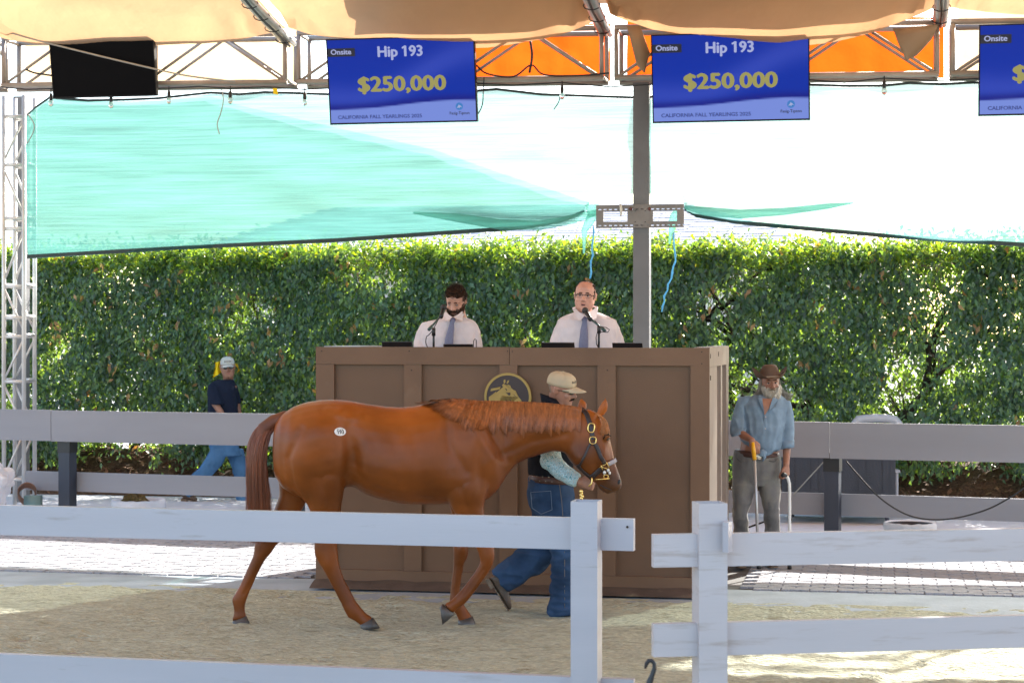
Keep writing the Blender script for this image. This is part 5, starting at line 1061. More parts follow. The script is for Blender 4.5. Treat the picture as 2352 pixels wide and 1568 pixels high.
def boot(par_, heel, toe, up, w_=.048, m='bootl', hgt=.12):
    d = (toe-heel); L_ = d.length; d.normalize(); up = (up-d*up.dot(d)).normalized(); s = d.cross(up)
    def f(b):
        loft(b, [(heel+d*L_*t+up*(h*.5+.012), s*hw*w_/.048, up*h*.5, 2.6) for t, hw, h in ((-.02, .028, .06), (.06, .037, .085), (.25, .040, .095), (.42, .042, .085), (.6, .047, .065), (.78, .047, .05), (.92, .034, .036), (1.0, .014, .02))], 18)
        loft(b, [(heel+d*L_*.17+up*z, d*.052, s*.045, 2.2) for z in (.05, .09, hgt, hgt+.03)], 16)
    bm = B(); f(bm); o = link('boot', remesh(bm, .007, 3, .5, 'boot'), M[m], par_, True)
    def g(b):
        loft(b, [(heel+d*L_*t+up*.006, s*hw*w_/.048, up*.006, 3) for t, hw in ((-.03, .03), (.1, .04), (.3, .036), (.45, .036), (.65, .05), (.85, .046), (1.01, .016))], 14)
        hexa(b, [heel+d*x+s*y+up*z for z in (-.024, .004) for x, y in ((-.012, -.035), (.065, -.037), (.065, .037), (-.012, .035))])
    mk('sole', g, M['shell_greyb'], o, smooth=False)
    return o
boot(p3, W(1268, 1416.5, YH-.1), W(1345, 1419, YH-.13), Vector((0, 0, 1)))
boot(p3, W(1123, 1330, YH+.1), W(1166, 1402, YH+.1), Vector((.85, 0, .5)), hgt=.10)
def cap(m, par_, m_, label=None, brim=1., txt=None, z0=.045, tilt=0.):
    T = m @ Matrix.Rotation(R(tilt), 4, 'X')
    def crown(b):
        rs = [(-.002, 0), (.02, .0), (.045, -.004), (.065, -.016), (.08, -.036), (.087, -.07)]
        loft(b, [(Vector((0, .004, z0+z)), Vector((.083+k, 0, 0)), Vector((0, .104+k*1.1, 0)), 2.25) for z, k in rs]+[(Vector((0, .004, z0+.089)), Vector((.004, 0, 0)), Vector((0, .004, 0)))], 32)
    o = mk('cap', crown, m_, par_, T)
    def br(b):
        g = []
        for r in (0, .5, 1):
            row = []
            for i in range(15):
                t = -1+2*i/14; x = t*(.078-.008*r); y0 = -.104*math.sqrt(max(0, 1-(t*.93)**2))*.98-.0; y = y0-r*(.078*brim)*(1-abs(t)**2.6)**.6; z = z0+.003-.020*(t*t)-.014*r; row.append((x, y, z))
            g.append(row)
        a = [[b.verts.new(q) for q in r] for r in g]; c = [[b.verts.new((q[0], q[1], q[2]-.004)) for q in r] for r in g]
        for i in range(2):
            for j in range(14): b.faces.new((a[i][j], a[i][j+1], a[i+1][j+1], a[i+1][j])); b.faces.new((c[i][j+1], c[i][j], c[i+1][j], c[i+1][j+1]))
        for j in range(14): b.faces.new((a[2][j], a[2][j+1], c[2][j+1], c[2][j]))
    mk('brim', br, m_, o, T); mk('cap_button', lambda b: ell(b, Vector((0, .004, z0+.09)), .008, .008, .005), m_, o, T)
    for k in range(6):
        t = pi/6+k*pi/3; mk('seam', lambda b: tube(b, [Vector((cos(t)*r*.083, .004+sin(t)*r*.104, z0+z)) for r, z in ((1.015, .0), (1.015, .022), (.97, .046), (.83, .066), (.58, .081), (.1, .091))], .0013, 4), m_, o, T)
    if txt:
        tm = text_mesh(txt, .024, .01); hgt_ = z0+.040
        for v in tm.vertices:
            an = v.co.x/.092; rr2 = .104-.002+max(0, v.co.y)*-.2; v.co = T @ Vector((sin(an)*(.083+.0), .004-cos(an)*(rr2+.003), hgt_+v.co.y))
        link('lettering', tm, M['ink'], o)
    return o
cap(m3, p3, M['capcloth'], brim=1.05, txt='BARTON', tilt=-2, z0=.038)
face(m3, p3, glasses='sun')
mk('moustache', lambda b: tube(b, [Vector(q) for q in ((-.032, -.083, -.054), (-.016, -.097, -.045), (0, -.102, -.042), (.016, -.097, -.045), (.032, -.083, -.054))], [.004, .008, .0075, .008, .004], 8), M['shell_dark'], p3, m3)
hairshell('hair', m3, lambda v: v.y > .0 and -.05 < v.z < .06 and not (abs(v.x) > .05 and v.y < .035 and v.z < .03), M['shell_greyb'], p3, .001, .0006)
# ------------------------------------------------------------------ old man with hat
YO = 16.87; m4 = headframe(W(1769, 884, YO), 3, -4, -2, 1.03); bm = B(); head(bm, m4, 1., .98, 1.15, 1.2)
loft(bm, FR(YO, [(1735, 915, 1790, 915, .09), (1712, 935, 1800, 935, .12), (1708, 980, 1796, 980, .125), (1702, 1020, 1790, 1020, .13), (1696, 1045, 1786, 1045, .135)]), 18)
wo1 = W(1727, 1011, YO-.33); wo2 = W(1806, 1068, YO-.16)
chainl(bm, [W(1706, 925, YO), W(1696, 985, YO-.06), W(1708, 1000, YO-.2), wo1], [.045, .042, .037, .026]); hand(bm, wo1, Vector((.25, -.25, -.9)), Vector((1, .1, .2)), Vector((-.1, -1, .2)), 1., .75)
chainl(bm, [W(1806, 930, YO), W(1808, 985, YO), W(1807, 1030, YO-.08), wo2], [.045, .042, .036, .027]); hand(bm, wo2, Vector((-.02, -.15, -1)), Vector((-.7, -.7, 0)), Vector((.7, -.7, .1)), 1.05, 1.0)
me = remesh(bm, .0068, 2, .5, 'person'); p4 = tag(link('person', me, M['skinD'], None, True), 'grey-bearded man in brown cowboy hat and light blue shirt leaning on canes beside the booth', 'person')
dsh = lambda c, n: .010*noise.noise(c*8)+.012*(1-2*abs(noise.noise(Vector((c.x*16, c.y*6, c.z*4)))))
garment('shirt', YO, [[(1736, 908, 1792, 908, .08, .02), (1712, 915, 1804, 917, .12, .01), (1702, 932, 1808, 934, .145), (1704, 960, 1804, 960, .155, -.01), (1703, 990, 1800, 990, .16, -.02), (1700, 1008, 1798, 1015, .165, -.02), (1716, 1026, 1792, 1028, .165, -.02), (1738, 1044, 1770, 1040, .12, -.05)],
 [(1697, 914, 1722, 912, .07), (1688, 935, 1716, 936, .075, -.01), (1682, 960, 1712, 962, .078, -.03), (1679, 985, 1712, 980, .075, -.08), (1681, 1001, 1711, 989, .066, -.14)], [(1792, 916, 1814, 922, .07), (1795, 945, 1819, 948, .073), (1796, 975, 1821, 975, .074, -.02), (1794, 1005, 1822, 1003, .073, -.05), (1792, 1030, 1823, 1026, .070, -.08)]], M['chambray'], p4, .0085, 3, dsh)
for rows in ([(1680, 992, 1713, 981, .075, -.1), (1680, 1003, 1713, 991, .07, -.15)], [(1791, 1013, 1824, 1010, .076, -.06), (1791, 1029, 1824, 1026, .073, -.08)]): mk('rolled_cuff', lambda b: loft(b, FR(YO, rows), 22), M['chambray'], p4, bev=.004)
mk('shirt_knot', lambda b: (ell(b, W(1751, 1040, YO-.19), .04, .03, .035), tube(b, [W(1751, 1038, YO-.2), W(1756, 1050, YO-.2), W(1752, 1058, YO-.19)], [.02, .016, .008], 8)), M['chambray'], p4)
mk('open_neck', lambda b: b.faces.new([b.verts.new(W(*q)) for q in ((1750, 914, YO-.135), (1749, 926, YO-.16), (1756, 954, YO-.17), (1766, 938, YO-.168), (1774, 916, YO-.135))]), M['skinD'], p4, smooth=False)
collar(0, [[(1746, 906, YO-.10), (1742, 915, YO-.14), (1746, 928, YO-.17), (1756, 950, YO-.18), (1752, 925, YO-.165), (1751, 912, YO-.14)], [(1780, 908, YO-.10), (1787, 918, YO-.13), (1781, 934, YO-.17), (1766, 945, YO-.18), (1771, 925, YO-.165), (1775, 914, YO-.14)]], p4, 'chambray')
mk('placket', lambda b: plank(b, W(1757, 1040, YO-.188), W(1764, 1040, YO-.188), .0, .004) and None or loft(b, [(W(1758, y, YO-.172-.012*(y > 960)), Vector((.014, 0, 0)), Vector((0, .004, 0)), 4) for y in (952, 985, 1012, 1034)], 12), M['chambray'], p4)
for y in (957, 984, 1008): button(p4, W(1758, y, YO-.187), .0065)
garment('jeans', YO, [[(1688, 1031, 1790, 1043, .15), (1683, 1052, 1794, 1055, .165), (1681, 1075, 1794, 1078, .17), (1683, 1098, 1792, 1098, .15), (1700, 1112, 1780, 1112, .12)],
 [(1684, 1075, 1740, 1085, .12), (1682, 1100, 1739, 1100, .115, -.01), (1682, 1130, 1732, 1130, .105, -.03), (1684, 1155, 1724, 1155, .10, -.04), (1683, 1180, 1718, 1180, .095, -.03), (1686, 1210, 1719, 1210, .09), (1686, 1245, 1718, 1245, .09), (1684, 1290, 1720, 1290, .095)],
 [(1739, 1085, 1793, 1078, .12), (1739, 1100, 1792, 1100, .115, -.01), (1746, 1130, 1792, 1130, .105, -.03), (1752, 1155, 1789, 1155, .10, -.04), (1755, 1180, 1788, 1180, .095, -.03), (1757, 1210, 1791, 1210, .09), (1757, 1245, 1790, 1245, .09), (1756, 1290, 1793, 1290, .095)]], M['greydenim'], p4, .009, 3, lambda c, n: .006*noise.noise(c*8)+.008*(1-2*abs(noise.noise(Vector((c.x*7, c.y*6, c.z*13)))))*(1 if c.z < .75 else .4))
mk('belt', lambda b: loft(b, FR(YO, [(1690, 1031, 1789, 1040, .155), (1688, 1032, 1790, 1041, .163), (1687, 1045, 1791, 1053, .165), (1689, 1046, 1790, 1054, .158)]), 36), M['belt'], p4)
mk('belt_buckle', lambda b: ell(b, W(1744, 1047, YO-.18), .043, .012, .034, None, 20, 10), M['silver'], p4)
for x0 in (1700, 1778): mk('pocket', lambda b: tube(b, [W(x0-(8 if x0 < 1750 else -8), 1052, YO-.155), W(x0, 1060, YO-.165), W(x0+(10 if x0 < 1750 else -12), 1058, YO-.172)], .003, 5), mat('grey_stitch', (.06, .06, .06), .8), p4)
for x in (1703, 1776): boot(p4, W(x, 1300, YO+.06), W(x-2, 1304, YO-.22), Vector((0, 0, 1)))
beard('beard', m4, M['shell_white'], p4, .016, -.034, .028)
headstrands('beard_strands', m4, jawhair(3000, .052, -.034), M['hair_white'], p4, .0010)
mk('moustache', lambda b: tube(b, [Vector(q) for q in ((-.038, -.082, -.064), (-.018, -.098, -.047), (0, -.104, -.043), (.018, -.098, -.047), (.038, -.082, -.064))], [.004, .009, .008, .009, .004], 8), M['shell_greyb'], p4, m4)
face(m4, p4)
def sidehair():
    out = []
    for _ in range(1700):
        s = random.choice((-1, 1)); t = random.random(); p = Vector((s*(.072+.01*random.random()), -.02+.09*t, .03+random.gauss(0, .012))); k = random.gauss(0, .012)
        out.append([p, p+Vector((s*.006, .01, -.05)), p+Vector((s*(.018+k), .02, -.10)), p+Vector((s*(.045+k*2), .015, -.14+k)), p+Vector((s*(.075+k*3+.02*random.random()), .01, -.165+k*2+.01*random.random()))])
    return out
headstrands('long_hair', m4, sidehair(), M['hair_grey'], p4, .0014)
def chat(b, part):
    if part == 'crown': loft(b, [(Vector((0, .0, z)), Vector((rx, 0, 0)), Vector((0, ry, 0)), 2.3) for z, rx, ry in ((.035, .088, .105), (.06, .087, .103), (.09, .080, .097), (.12, .071, .088), (.14, .060, .078), (.153, .042, .06), (.150, .014, .03))], 28)
    else:
        N = 40; rows = []
        for r in (0, .35, .7, 1):
            row = []
            for k in range(N): t = 2*pi*k/N; up = abs(cos(t))**1.5; X = cos(t)*(.086+r*.080*(1-.25*up)); Y = sin(t)*(.104+r*.075); Z = .040+up*(.018*r+.075*r**2.2)-(1-up)*.022*r; row.append(Vector((X, Y, Z)))
            rows.append(row)
        for dz in (0, -.005):
            g = [[b.verts.new(q+Vector((0, 0, dz))) for q in row] for row in rows]
            for i in range(3):
                for k in range(N): f = (g[i][k], g[i][(k+1) % N], g[i+1][(k+1) % N], g[i+1][k]); b.faces.new(f if dz == 0 else f[::-1])
            if dz == 0: g0 = g
        for k in range(N): b.faces.new((g0[3][k], g0[3][(k+1) % N], g[3][(k+1) % N], g[3][k]))
mh = m4 @ Matrix.Translation((0, 0, .022)) @ Matrix.Rotation(R(1), 4, 'X')
ht = mk('cowboy_hat', lambda b: chat(b, 'crown'), M['felt'], p4, mh); mk('hat_brim', lambda b: chat(b, 'brim'), M['felt'], ht, mh)
mk('hat_band', lambda b: loft(b, [(Vector((0, 0, z)), Vector((rx, 0, 0)), Vector((0, ry, 0)), 2.3) for z, rx, ry in ((.040, .0885, .1055), (.040, .0905, .1075), (.052, .090, .107), (.052, .088, .105))], 28), mat('hat_ribbon', (.35, .27, .20), .6), ht, mh)
# canes
cn1 = empty('cane', W(1742, 1300, YO-.3), 'grey metal cane with yellow grip in the hatted man\'s right hand', 'cane')
mk('shaft', lambda b: tube(b, [W(1733, 1052, YO-.40), W(1743, 1303, YO-.30)], [.0135, .0125], 12), mat('grey_tube', (.42, .42, .43), .35, .05, metal=.5), cn1)
mk('grip', lambda b: tube(b, [W(1729, 1015, YO-.41), W(1731, 1035, YO-.41), W(1733, 1055, YO-.40)], [.014, .018, .018], 12), mat('yellow_plastic', (.85, .42, .01), .4), cn1)
mk('rubber_foot', lambda b: lathe(b, W(1743, 1306, YO-.30), [(.02, 0), (.018, .04)], 12), M['black'], cn1)
cn2 = empty('cane', W(1815, 1300, YO-.2), 'white offset-handle walking cane in the hatted man\'s left hand', 'cane')
mk('shaft', lambda b: tube(b, [W(x, y, YO-.22) for x, y in ((1804, 1091), (1810, 1098), (1813, 1110), (1813.5, 1130), (1813.5, 1200), (1813.5, 1302))], .0135, 12), mat('white_tube', (.75, .75, .73), .3, .03), cn2)
mk('grip', lambda b: tube(b, [W(1797, 1092, YO-.26), W(1800, 1089, YO-.24), W(1806, 1092, YO-.22)], [.017, .019, .016], 10), M['black'], cn2)
mk('rubber_foot', lambda b: lathe(b, W(1813.5, 1306, YO-.22), [(.02, 0), (.018, .04)], 12), M['black'], cn2)
# ------------------------------------------------------------------ walking man
YW = 23.55; m5 = headframe(W(523, 845, YW), 12, 3, -3, 1.05); bm = B(); head(bm, m5, 1.08, 1.08, 1.05)
loft(bm, FR(YW, [(495, 885, 545, 885, .1), (486, 905, 540, 905, .12), (484, 990, 536, 990, .11)]), 16)
ww = W(514, 958, YW-.22); chainl(bm, [W(492, 893, YW-.13), W(493, 925, YW-.2), W(506, 945, YW-.23), ww], [.05, .047, .04, .032]); hand(bm, ww, Vector((.6, -.1, -.7)), Vector((.7, 0, .6)), Vector((0, -1, .2)), 1.05, .5)
wf = W(552, 965, YW+.1); chainl(bm, [W(532, 893, YW+.16), W(544, 930, YW+.22), wf], [.05, .045, .032]); hand(bm, wf, Vector((.4, -.1, -.8)), Vector((.7, 0, .6)), Vector((0, 1, .2)), 1.05, .5)
me = remesh(bm, .0085, 2, .5, 'person'); p5 = tag(link('person', me, M['skinE'], None, True), 'walking man in navy T-shirt with yellow cloth under his cap, behind the left fence', 'person')
garment('tshirt', YW, [[(500, 871, 536, 873, .07), (484, 879, 540, 880, .15), (479, 893, 544, 893, .18), (478, 920, 546, 918, .18), (477, 950, 546, 948, .17), (478, 990, 545, 990, .17), (480, 1020, 545, 1020, .165)], [(486, 879, 500, 881, .05, -.10), (479, 886, 503, 888, .082, -.13), (476, 906, 506, 906, .086, -.17), (480, 928, 514, 929, .082, -.21)], [(526, 880, 540, 881, .05, .12), (524, 888, 545, 890, .08, .15), (530, 906, 550, 906, .08, .19), (534, 926, 556, 925, .075, .22)]], M['navy'], p5, .011, 3, wr(.009, 6))
garment('jeans', YW, [[(481, 1000, 545, 1000, .165), (481, 1025, 548, 1028, .17), (486, 1045, 556, 1045, .16)], [(483, 1030, 526, 1034, .1, -.08), (473, 1052, 509, 1066, .1, -.09), (458, 1074, 492, 1086, .095, -.09), (434, 1096, 474, 1106, .09, -.09), (420, 1112, 452, 1130, .085, -.09), (414, 1124, 440, 1144, .09, -.09)],
 [(516, 1030, 558, 1030, .1, .09), (526, 1055, 564, 1055, .1, .09), (534, 1075, 567, 1075, .095, .09), (538, 1100, 569, 1100, .09, .09), (542, 1125, 572, 1125, .085, .09), (544, 1150, 576, 1152, .09, .09)]], M['denim2'], p5, .011, 3, wr(.009, 8))
boot(p5, W(420, 1145, YW-.09), W(452, 1152, YW-.12), Vector((-.25, 0, 1)), .05); boot(p5, W(548, 1156, YW+.09), W(590, 1157, YW+.06), Vector((0, 0, 1)), .05)
cap(m5, p5, M['capgrey'], brim=.75, txt='BARTON', tilt=2)
face(m5, p5, glasses='sun')
mk('goatee', lambda b: ell(b, Vector((0, -.084, -.101)), .016, .008, .010), M['shell_dark'], p5, m5)
def flap(x0, x1, y0, y1, seed):
    vs = []; n = 12
    for i in range(n+1):
        for j in range(n+1): u, v = i/n, j/n; vs.append(W(x0+(x1-x0)*u+v*(x0-505)*.35*(1-u)+1.5*sin(v*5+u*4+seed), y0+(y1-y0)*v*(1-.3*u if x0 < 520 else 1-.2*(1-u))-4*u*(1 if x0 < 520 else -1), YW+.06+.03*sin(u*9+seed)-.02*v))
    return vs, [(i*(n+1)+j, (i+1)*(n+1)+j, (i+1)*(n+1)+j+1, i*(n+1)+j+1) for i in range(n) for j in range(n)]
v_, f_ = flap(494, 508, 832, 868, 0); pydata('neck_cloth', v_, f_, M['yellow'], p5, True)
v_, f_ = flap(538, 546, 832, 853, 2); pydata('neck_cloth', v_, f_, M['yellow'], p5, True)
# ================================================================== screens
M['lcdblue'] = mat('screen_blue', (.0, .0, .0), .35, 0, 1, spec=.18); 
def bluescreen():
    m = M['lcdblue']; t = m.node_tree; L = t.links.new; p = t.nodes['Principled BSDF']; at = t.nodes.new('ShaderNodeAttribute'); at.attribute_name = 'lit'
    L(at.outputs['Color'], p.inputs['Emission Color']); p.inputs['Emission Strength'].default_value = 1
bluescreen()
def lit(name, c): k = .18; return mat(name, (0, 0, 0), .35, 0, 1, emit=tuple(q*k for q in c), estr=1.)
M['t_lav'] = lit('text_lavender', (.52, .57, .95)); M['t_yel'] = lit('text_yellow', (.46, .42, .12)); M['t_box'] = lit('text_box', (.006, .008, .03)); M['t_blue'] = lit('text_darkblue', (.03, .06, .33)); M['t_sky'] = lit('badge_blue', (.05, .27, .75)); M['t_ink'] = lit('text_ink', (.02, .025, .07))
def tv(px, py, wd, b, label, on=True, tilt=11, yaw=0, grp='screens hung from the truss'):
    p = FP3(px, py, b); t = R(tilt); x = (U*cos(R(yaw))+V*sin(R(yaw))).normalized(); y0 = Vector((0, 0, 1)); nrm = x.cross(y0)*cos(t)*1.0  # towards the ring
    nrm = (x.cross(Vector((0, 0, 1)))*1).normalized(); up = (Vector((0, 0, 1))*cos(t)+nrm*sin(t)).normalized(); nn = (nrm*cos(t)-Vector((0, 0, 1))*sin(t)).normalized()
    h = wd*9/16; m = Matrix(((x.x, up.x, nn.x, p.x), (x.y, up.y, nn.y, p.y), (x.z, up.z, nn.z, p.z), (0, 0, 0, 1)))
    e = empty('television', p, label, 'television', grp)
    def bx(nm, x0, x1, y0_, y1, z0, z1, mm, pr=None, bev=.0):
        bm = B(); hexa(bm, [m @ Vector(q) for q in ((x0, y0_, z0), (x1, y0_, z0), (x1, y1, z0), (x0, y1, z0), (x0, y0_, z1), (x1, y0_, z1), (x1, y1, z1), (x0, y1, z1))]); return obj(nm, bm, mm, pr or e, bev=bev)
    w2, h2 = wd/2, h/2; g = .013
    bx('casing', -w2, w2, -h2, h2, -.055, -.006, M['bezel'], bev=.006)
    for q in ((-w2, w2, h2-g, h2), (-w2, w2, -h2, -h2+g*1.4), (-w2, -w2+g, -h2+g*1.4, h2-g), (w2-g, w2, -h2+g*1.4, h2-g)): bx('bezel', *q, -.006, .004, M['bezel'])
    for s in (-.3, .3): bx('mount_arm', s*wd-.02, s*wd+.02, -.1, h2*.9, -.14, -.055, M['darkpost'])
    bx('mount_plate', -.3*wd, .3*wd, .05, .10, -.20, -.14, M['darkpost'])
    X0, X1, Y0, Y1 = -w2+g, w2-g, -h2+g*1.4, h2-g; W_, H_ = X1-X0, Y1-Y0
    if not on: bx('screen', X0, X1, Y0, Y1, -.004, -.002, M['lcdoff']); return e
    nx, ny = 96, 54; vs = []; cols = []
    for j in range(ny+1):
        for i in range(nx+1):
            u, v = i/nx, j/ny; vs.append(m @ Vector((X0+W_*u, Y0+H_*v, 0)))
            wv = .155+.10*(1/(1+math.exp(-(u-.5)*7)))-.02*max(0, u-.85)*4
            base = Vector((.002, .028, .37)); q = v-(.30+.42*u-.12*sin(u*5)); base = base.lerp(Vector((.035, .07, .50)), .75*math.exp(-(q/.16)**2)); base = base.lerp(Vector((.008, .010, .22)), .8*math.exp(-((v-wv-.02)/.05)**2)+.35*max(0, v-.6))
            low = Vector((.19, .27, .72)); f = max(0, min(1, (wv-v)*ny*1.2+.5)); c = base.lerp(low, f)*.25; cols.extend((c.x, c.y, c.z, 1))
    so = pydata('screen', vs, [(j*(nx+1)+i, j*(nx+1)+i+1, (j+1)*(nx+1)+i+1, (j+1)*(nx+1)+i) for j in range(ny) for i in range(nx)], M['lcdblue'], e); a = so.data.color_attributes.new('lit', 'FLOAT_COLOR', 'POINT'); a.data.foreach_set('color', cols)
    def T(s, x_, y_, sz, mm, wt=.02, al='CENTER', sx=.93): text('lettering', s, sz, m @ Matrix.Translation((X0+W_*x_, Y0+H_*y_, .0035)), mm, so, wt, al, sx)
    T('Hip 193', .50, .84, H_*.178, M['t_lav'], .038, sx=1.); T('$250,000', .50, .45, H_*.25, M['t_yel'], .042, sx=1.17)
    bx('caption_box', X0, X0+W_*.19, Y0+H_*.80, Y0+H_*.90, .001, .002, M['t_box'], so); T('Onsite', .093, .853, H_*.088, M['t_lav'], .03, sx=1.08)
    T('CALIFORNIA FALL YEARLINGS 2025', .34, .066, H_*.062, M['t_blue'], .03, sx=1.08); T('Fasig-Tipton', .888, .088, H_*.05, M['t_ink'], .02, sx=1.)
    bm = B(); lathe(bm, Vector((X0+W_*.888, Y0+H_*.17, .002)), [(H_*.045, 0), (H_*.045, .0005)], 24); bmesh.ops.transform(bm, matrix=m, verts=bm.verts); obj('badge', bm, M['t_sky'], so)
    bm = B(); r = H_*.045; f = bm.faces.new([bm.verts.new(m @ Vector((X0+W_*.888+a_*r, Y0+H_*.17+b_*r, .0035))) for a_, b_ in ((-.75, -.45), (-.3, .1), (-.1, .55), (.05, .3), (.35, .2), (.75, -.3), (.45, -.2), (.15, -.15), (.1, -.55), (-.2, -.3))]); bmesh.ops.triangulate(bm, faces=[f]); obj('badge_horse', bm, M['t_lav'], so)
    return e
bT_ = 20.22
tv(236, 152, 1.24, bT_, 'blank black screen hanging from the truss at the far left', False, 10)
tv(922, 185, 1.655, bT_, 'lit blue price screen left of the centre post, beside the orange tarp', True, 11)
tv(1677, 178, 1.655, bT_, 'lit blue price screen right of the centre post, top edge tucked under the tent canvas', True, 11)
tv(2440, 158, 1.655, bT_, 'lit blue price screen cut off by the right edge of the picture', True, 11)
# ================================================================== string lights and cables
sg = empty('string_lights', F(-5, 20.4, 4.8), 'black string of clear bulbs looped along the lower truss', 'string lights')
pts = [FP3(x, y, 20.38) for x, y in ((-40, 196), (60, 206), (122, 204), (255, 206), (388, 203), (460, 199), (527, 203), (610, 200), (700, 206), (820, 200), (1100, 192), (1180, 196), (1290, 190), (1400, 200), (1600, 188), (1860, 184), (1940, 190), (2030, 180), (2150, 186), (2300, 178), (2400, 182))]
mk('cable', lambda b: tube(b, pts, .008, 6), M['black'], sg)
M['bulb'] = mat('bulb_glass', (.75, .78, .78), .08, .05, 4, coat=1); M['bulb'].node_tree.nodes['Principled BSDF'].inputs['Transmission Weight'].default_value = .8
for x, y in ((117, 228), (255, 232), (388, 222), (529, 222), (1291, 211), (2031, 200), (700, 226), (1830, 214)):
    p = FP3(x, y, 20.38); t_ = FP3(x, y-14, 20.38)
    bl = mk('bulb', lambda b: lathe(b, p-Vector((0, 0, .085)), [(.004, 0), (.022, .012), (.03, .035), (.027, .055), (.017, .075)], 14), M['bulb'], sg)
    mk('socket', lambda b: lathe(b, p-Vector((0, 0, .015)), [(.018, 0), (.021, .02), (.02, .06), (.008, .085), (.006, .13)], 12), M['black'], bl)
def cable(pxy, b, r, label, m='black', grp=None):
    q = []; P = [FP3(x, y, b) for x, y in pxy]
    for i in range(len(P)-1):
        p0, p1, p2, p3 = P[max(i-1, 0)], P[i], P[i+1], P[min(i+2, len(P)-1)]
        for s in range(6): t = s/6; q.append(.5*((2*p1)+(p2-p0)*t+(2*p0-5*p1+4*p2-p3)*t*t+(3*p1-p0-3*p2+p3)*t**3))
    q.append(P[-1]); return tag(mk('cable', lambda bm: tube(bm, q, r, 6), M[m]), label, 'cable', grp)
M['greycable'] = mat('grey_cable', (.3, .3, .28), .6)
cable([(-20, 60), (60, 86), (200, 122), (360, 160), (440, 176), (540, 188)], 20.05, .011, 'pale rope slanting across the blank screen', 'greycable')
cable([(509, 206), (513, 230), (507, 260), (499, 285), (504, 308)], 20.3, .006, 'short grey wire dangling below the truss left of the yellow tag', 'greycable')
cable([(1094, 150), (1120, 170), (1180, 176), (1220, 150), (1250, 172), (1330, 174), (1400, 168)], 20.4, .010, 'tangled black cable lying along the truss right of the left lit screen')
cable([(1112, 178), (1110, 210), (1108, 240), (1098, 262), (1092, 264)], 20.35, .007, 'thin cable looping down beside the left lit screen')
cable([(1286, 222), (1283, 235), (1272, 252)], 20.3, .006, 'short loose wire hanging left of the centre post')
cable([(60, 160), (80, 168), (120, 174)], 20.4, .012, 'black cable in the truss left of the blank screen')
cable([(64, 262), (78, 285), (76, 305), (62, 330)], 20.5, .006, 'thin wire curling off the truss tower', 'greycable')
cable([(1218, 95), (1222, 130), (1216, 168)], 20.42, .015, 'black strap hanging inside the orange truss bay')
cable([(1943, 1058), (1990, 1112), (2030, 1150), (2080, 1180), (2130, 1192), (2190, 1190), (2260, 1172), (2310, 1148), (2352, 1120), (2400, 1080)], 17.62, .008, 'black cable sagging in a long curve in front of the right board fence')
cable([(1895, 1057), (1860, 1095), (1822, 1136)], 18.9, .007, 'thin wire running down from the right fence post', 'greycable')
cable([(1690, 1222), (1720, 1210), (1760, 1196)], 18.4, .01, 'black cable on the ground behind the hatted man')
tagp = mk('yellow_tag', lambda b: hexa(b, [FP3(x, y, 20.36)+V*d for d in (0, .01) for x, y in ((626, 203), (636, 203), (638, 218), (628, 216))]), M['yellow'], None, smooth=False); tag(tagp, 'small yellow tag dangling under the truss', 'tag')
# ================================================================== booth things
def tablet(x0, x1, y0, y1, b, label, ht=.10):
    e = empty('tablet', FP3((x0+x1)/2, y1, b), label, 'tablet', 'tablets on the booth desk'); p, q = FP3(x0, y1, b), FP3(x1, y0, b); z0 = 1.905
    a0, a1 = p.dot(U), q.dot(U); bm = B(); hexa(bm, [F(a0, b, z0), F(a1, b, z0), F(a1, b+.02, z0), F(a0, b+.02, z0), F(a0, b-.05, q.z), F(a1, b-.05, q.z), F(a1, b-.03, q.z+.004), F(a0, b-.03, q.z+.004)]); obj('case', bm, M['black'], e, bev=.004)
    bm = B(); hexa(bm, [F(a0+.02, b-.003+.024, z0+.015), F(a1-.02, b+.021, z0+.015), F(a1-.02, b+.023, z0+.015), F(a0+.02, b+.023, z0+.015), F(a0+.02, b-.024, q.z-.012), F(a1-.02, b-.024, q.z-.012), F(a1-.02, b-.022, q.z-.012), F(a0+.02, b-.022, q.z-.012)]); obj('screen', bm, M['lens'], e)
    bm = B(); hexa(bm, [F((a0+a1)/2+i, b+j, z) for z in (1.902, 1.94) for i, j in ((-.05, .02), (.05, .02), (.05, .12), (-.05, .12))]); obj('stand', bm, M['black'], e)
tablet(880, 949, 785, 800, 15.22, 'leftmost black tablet on the booth desk beside the white cover'); tablet(1021, 1088, 791, 800, 15.2, 'black tablet in front of the bearded man, right of his microphone'); tablet(1245, 1321, 787, 801, 15.2, 'black tablet left of the man with glasses'); tablet(1408, 1477, 788, 801, 15.2, 'rightmost black tablet on the booth desk beside the centre post')
M['micteal'] = mat('mic_metal', (.06, .11, .11), .35, .1, metal=.6)
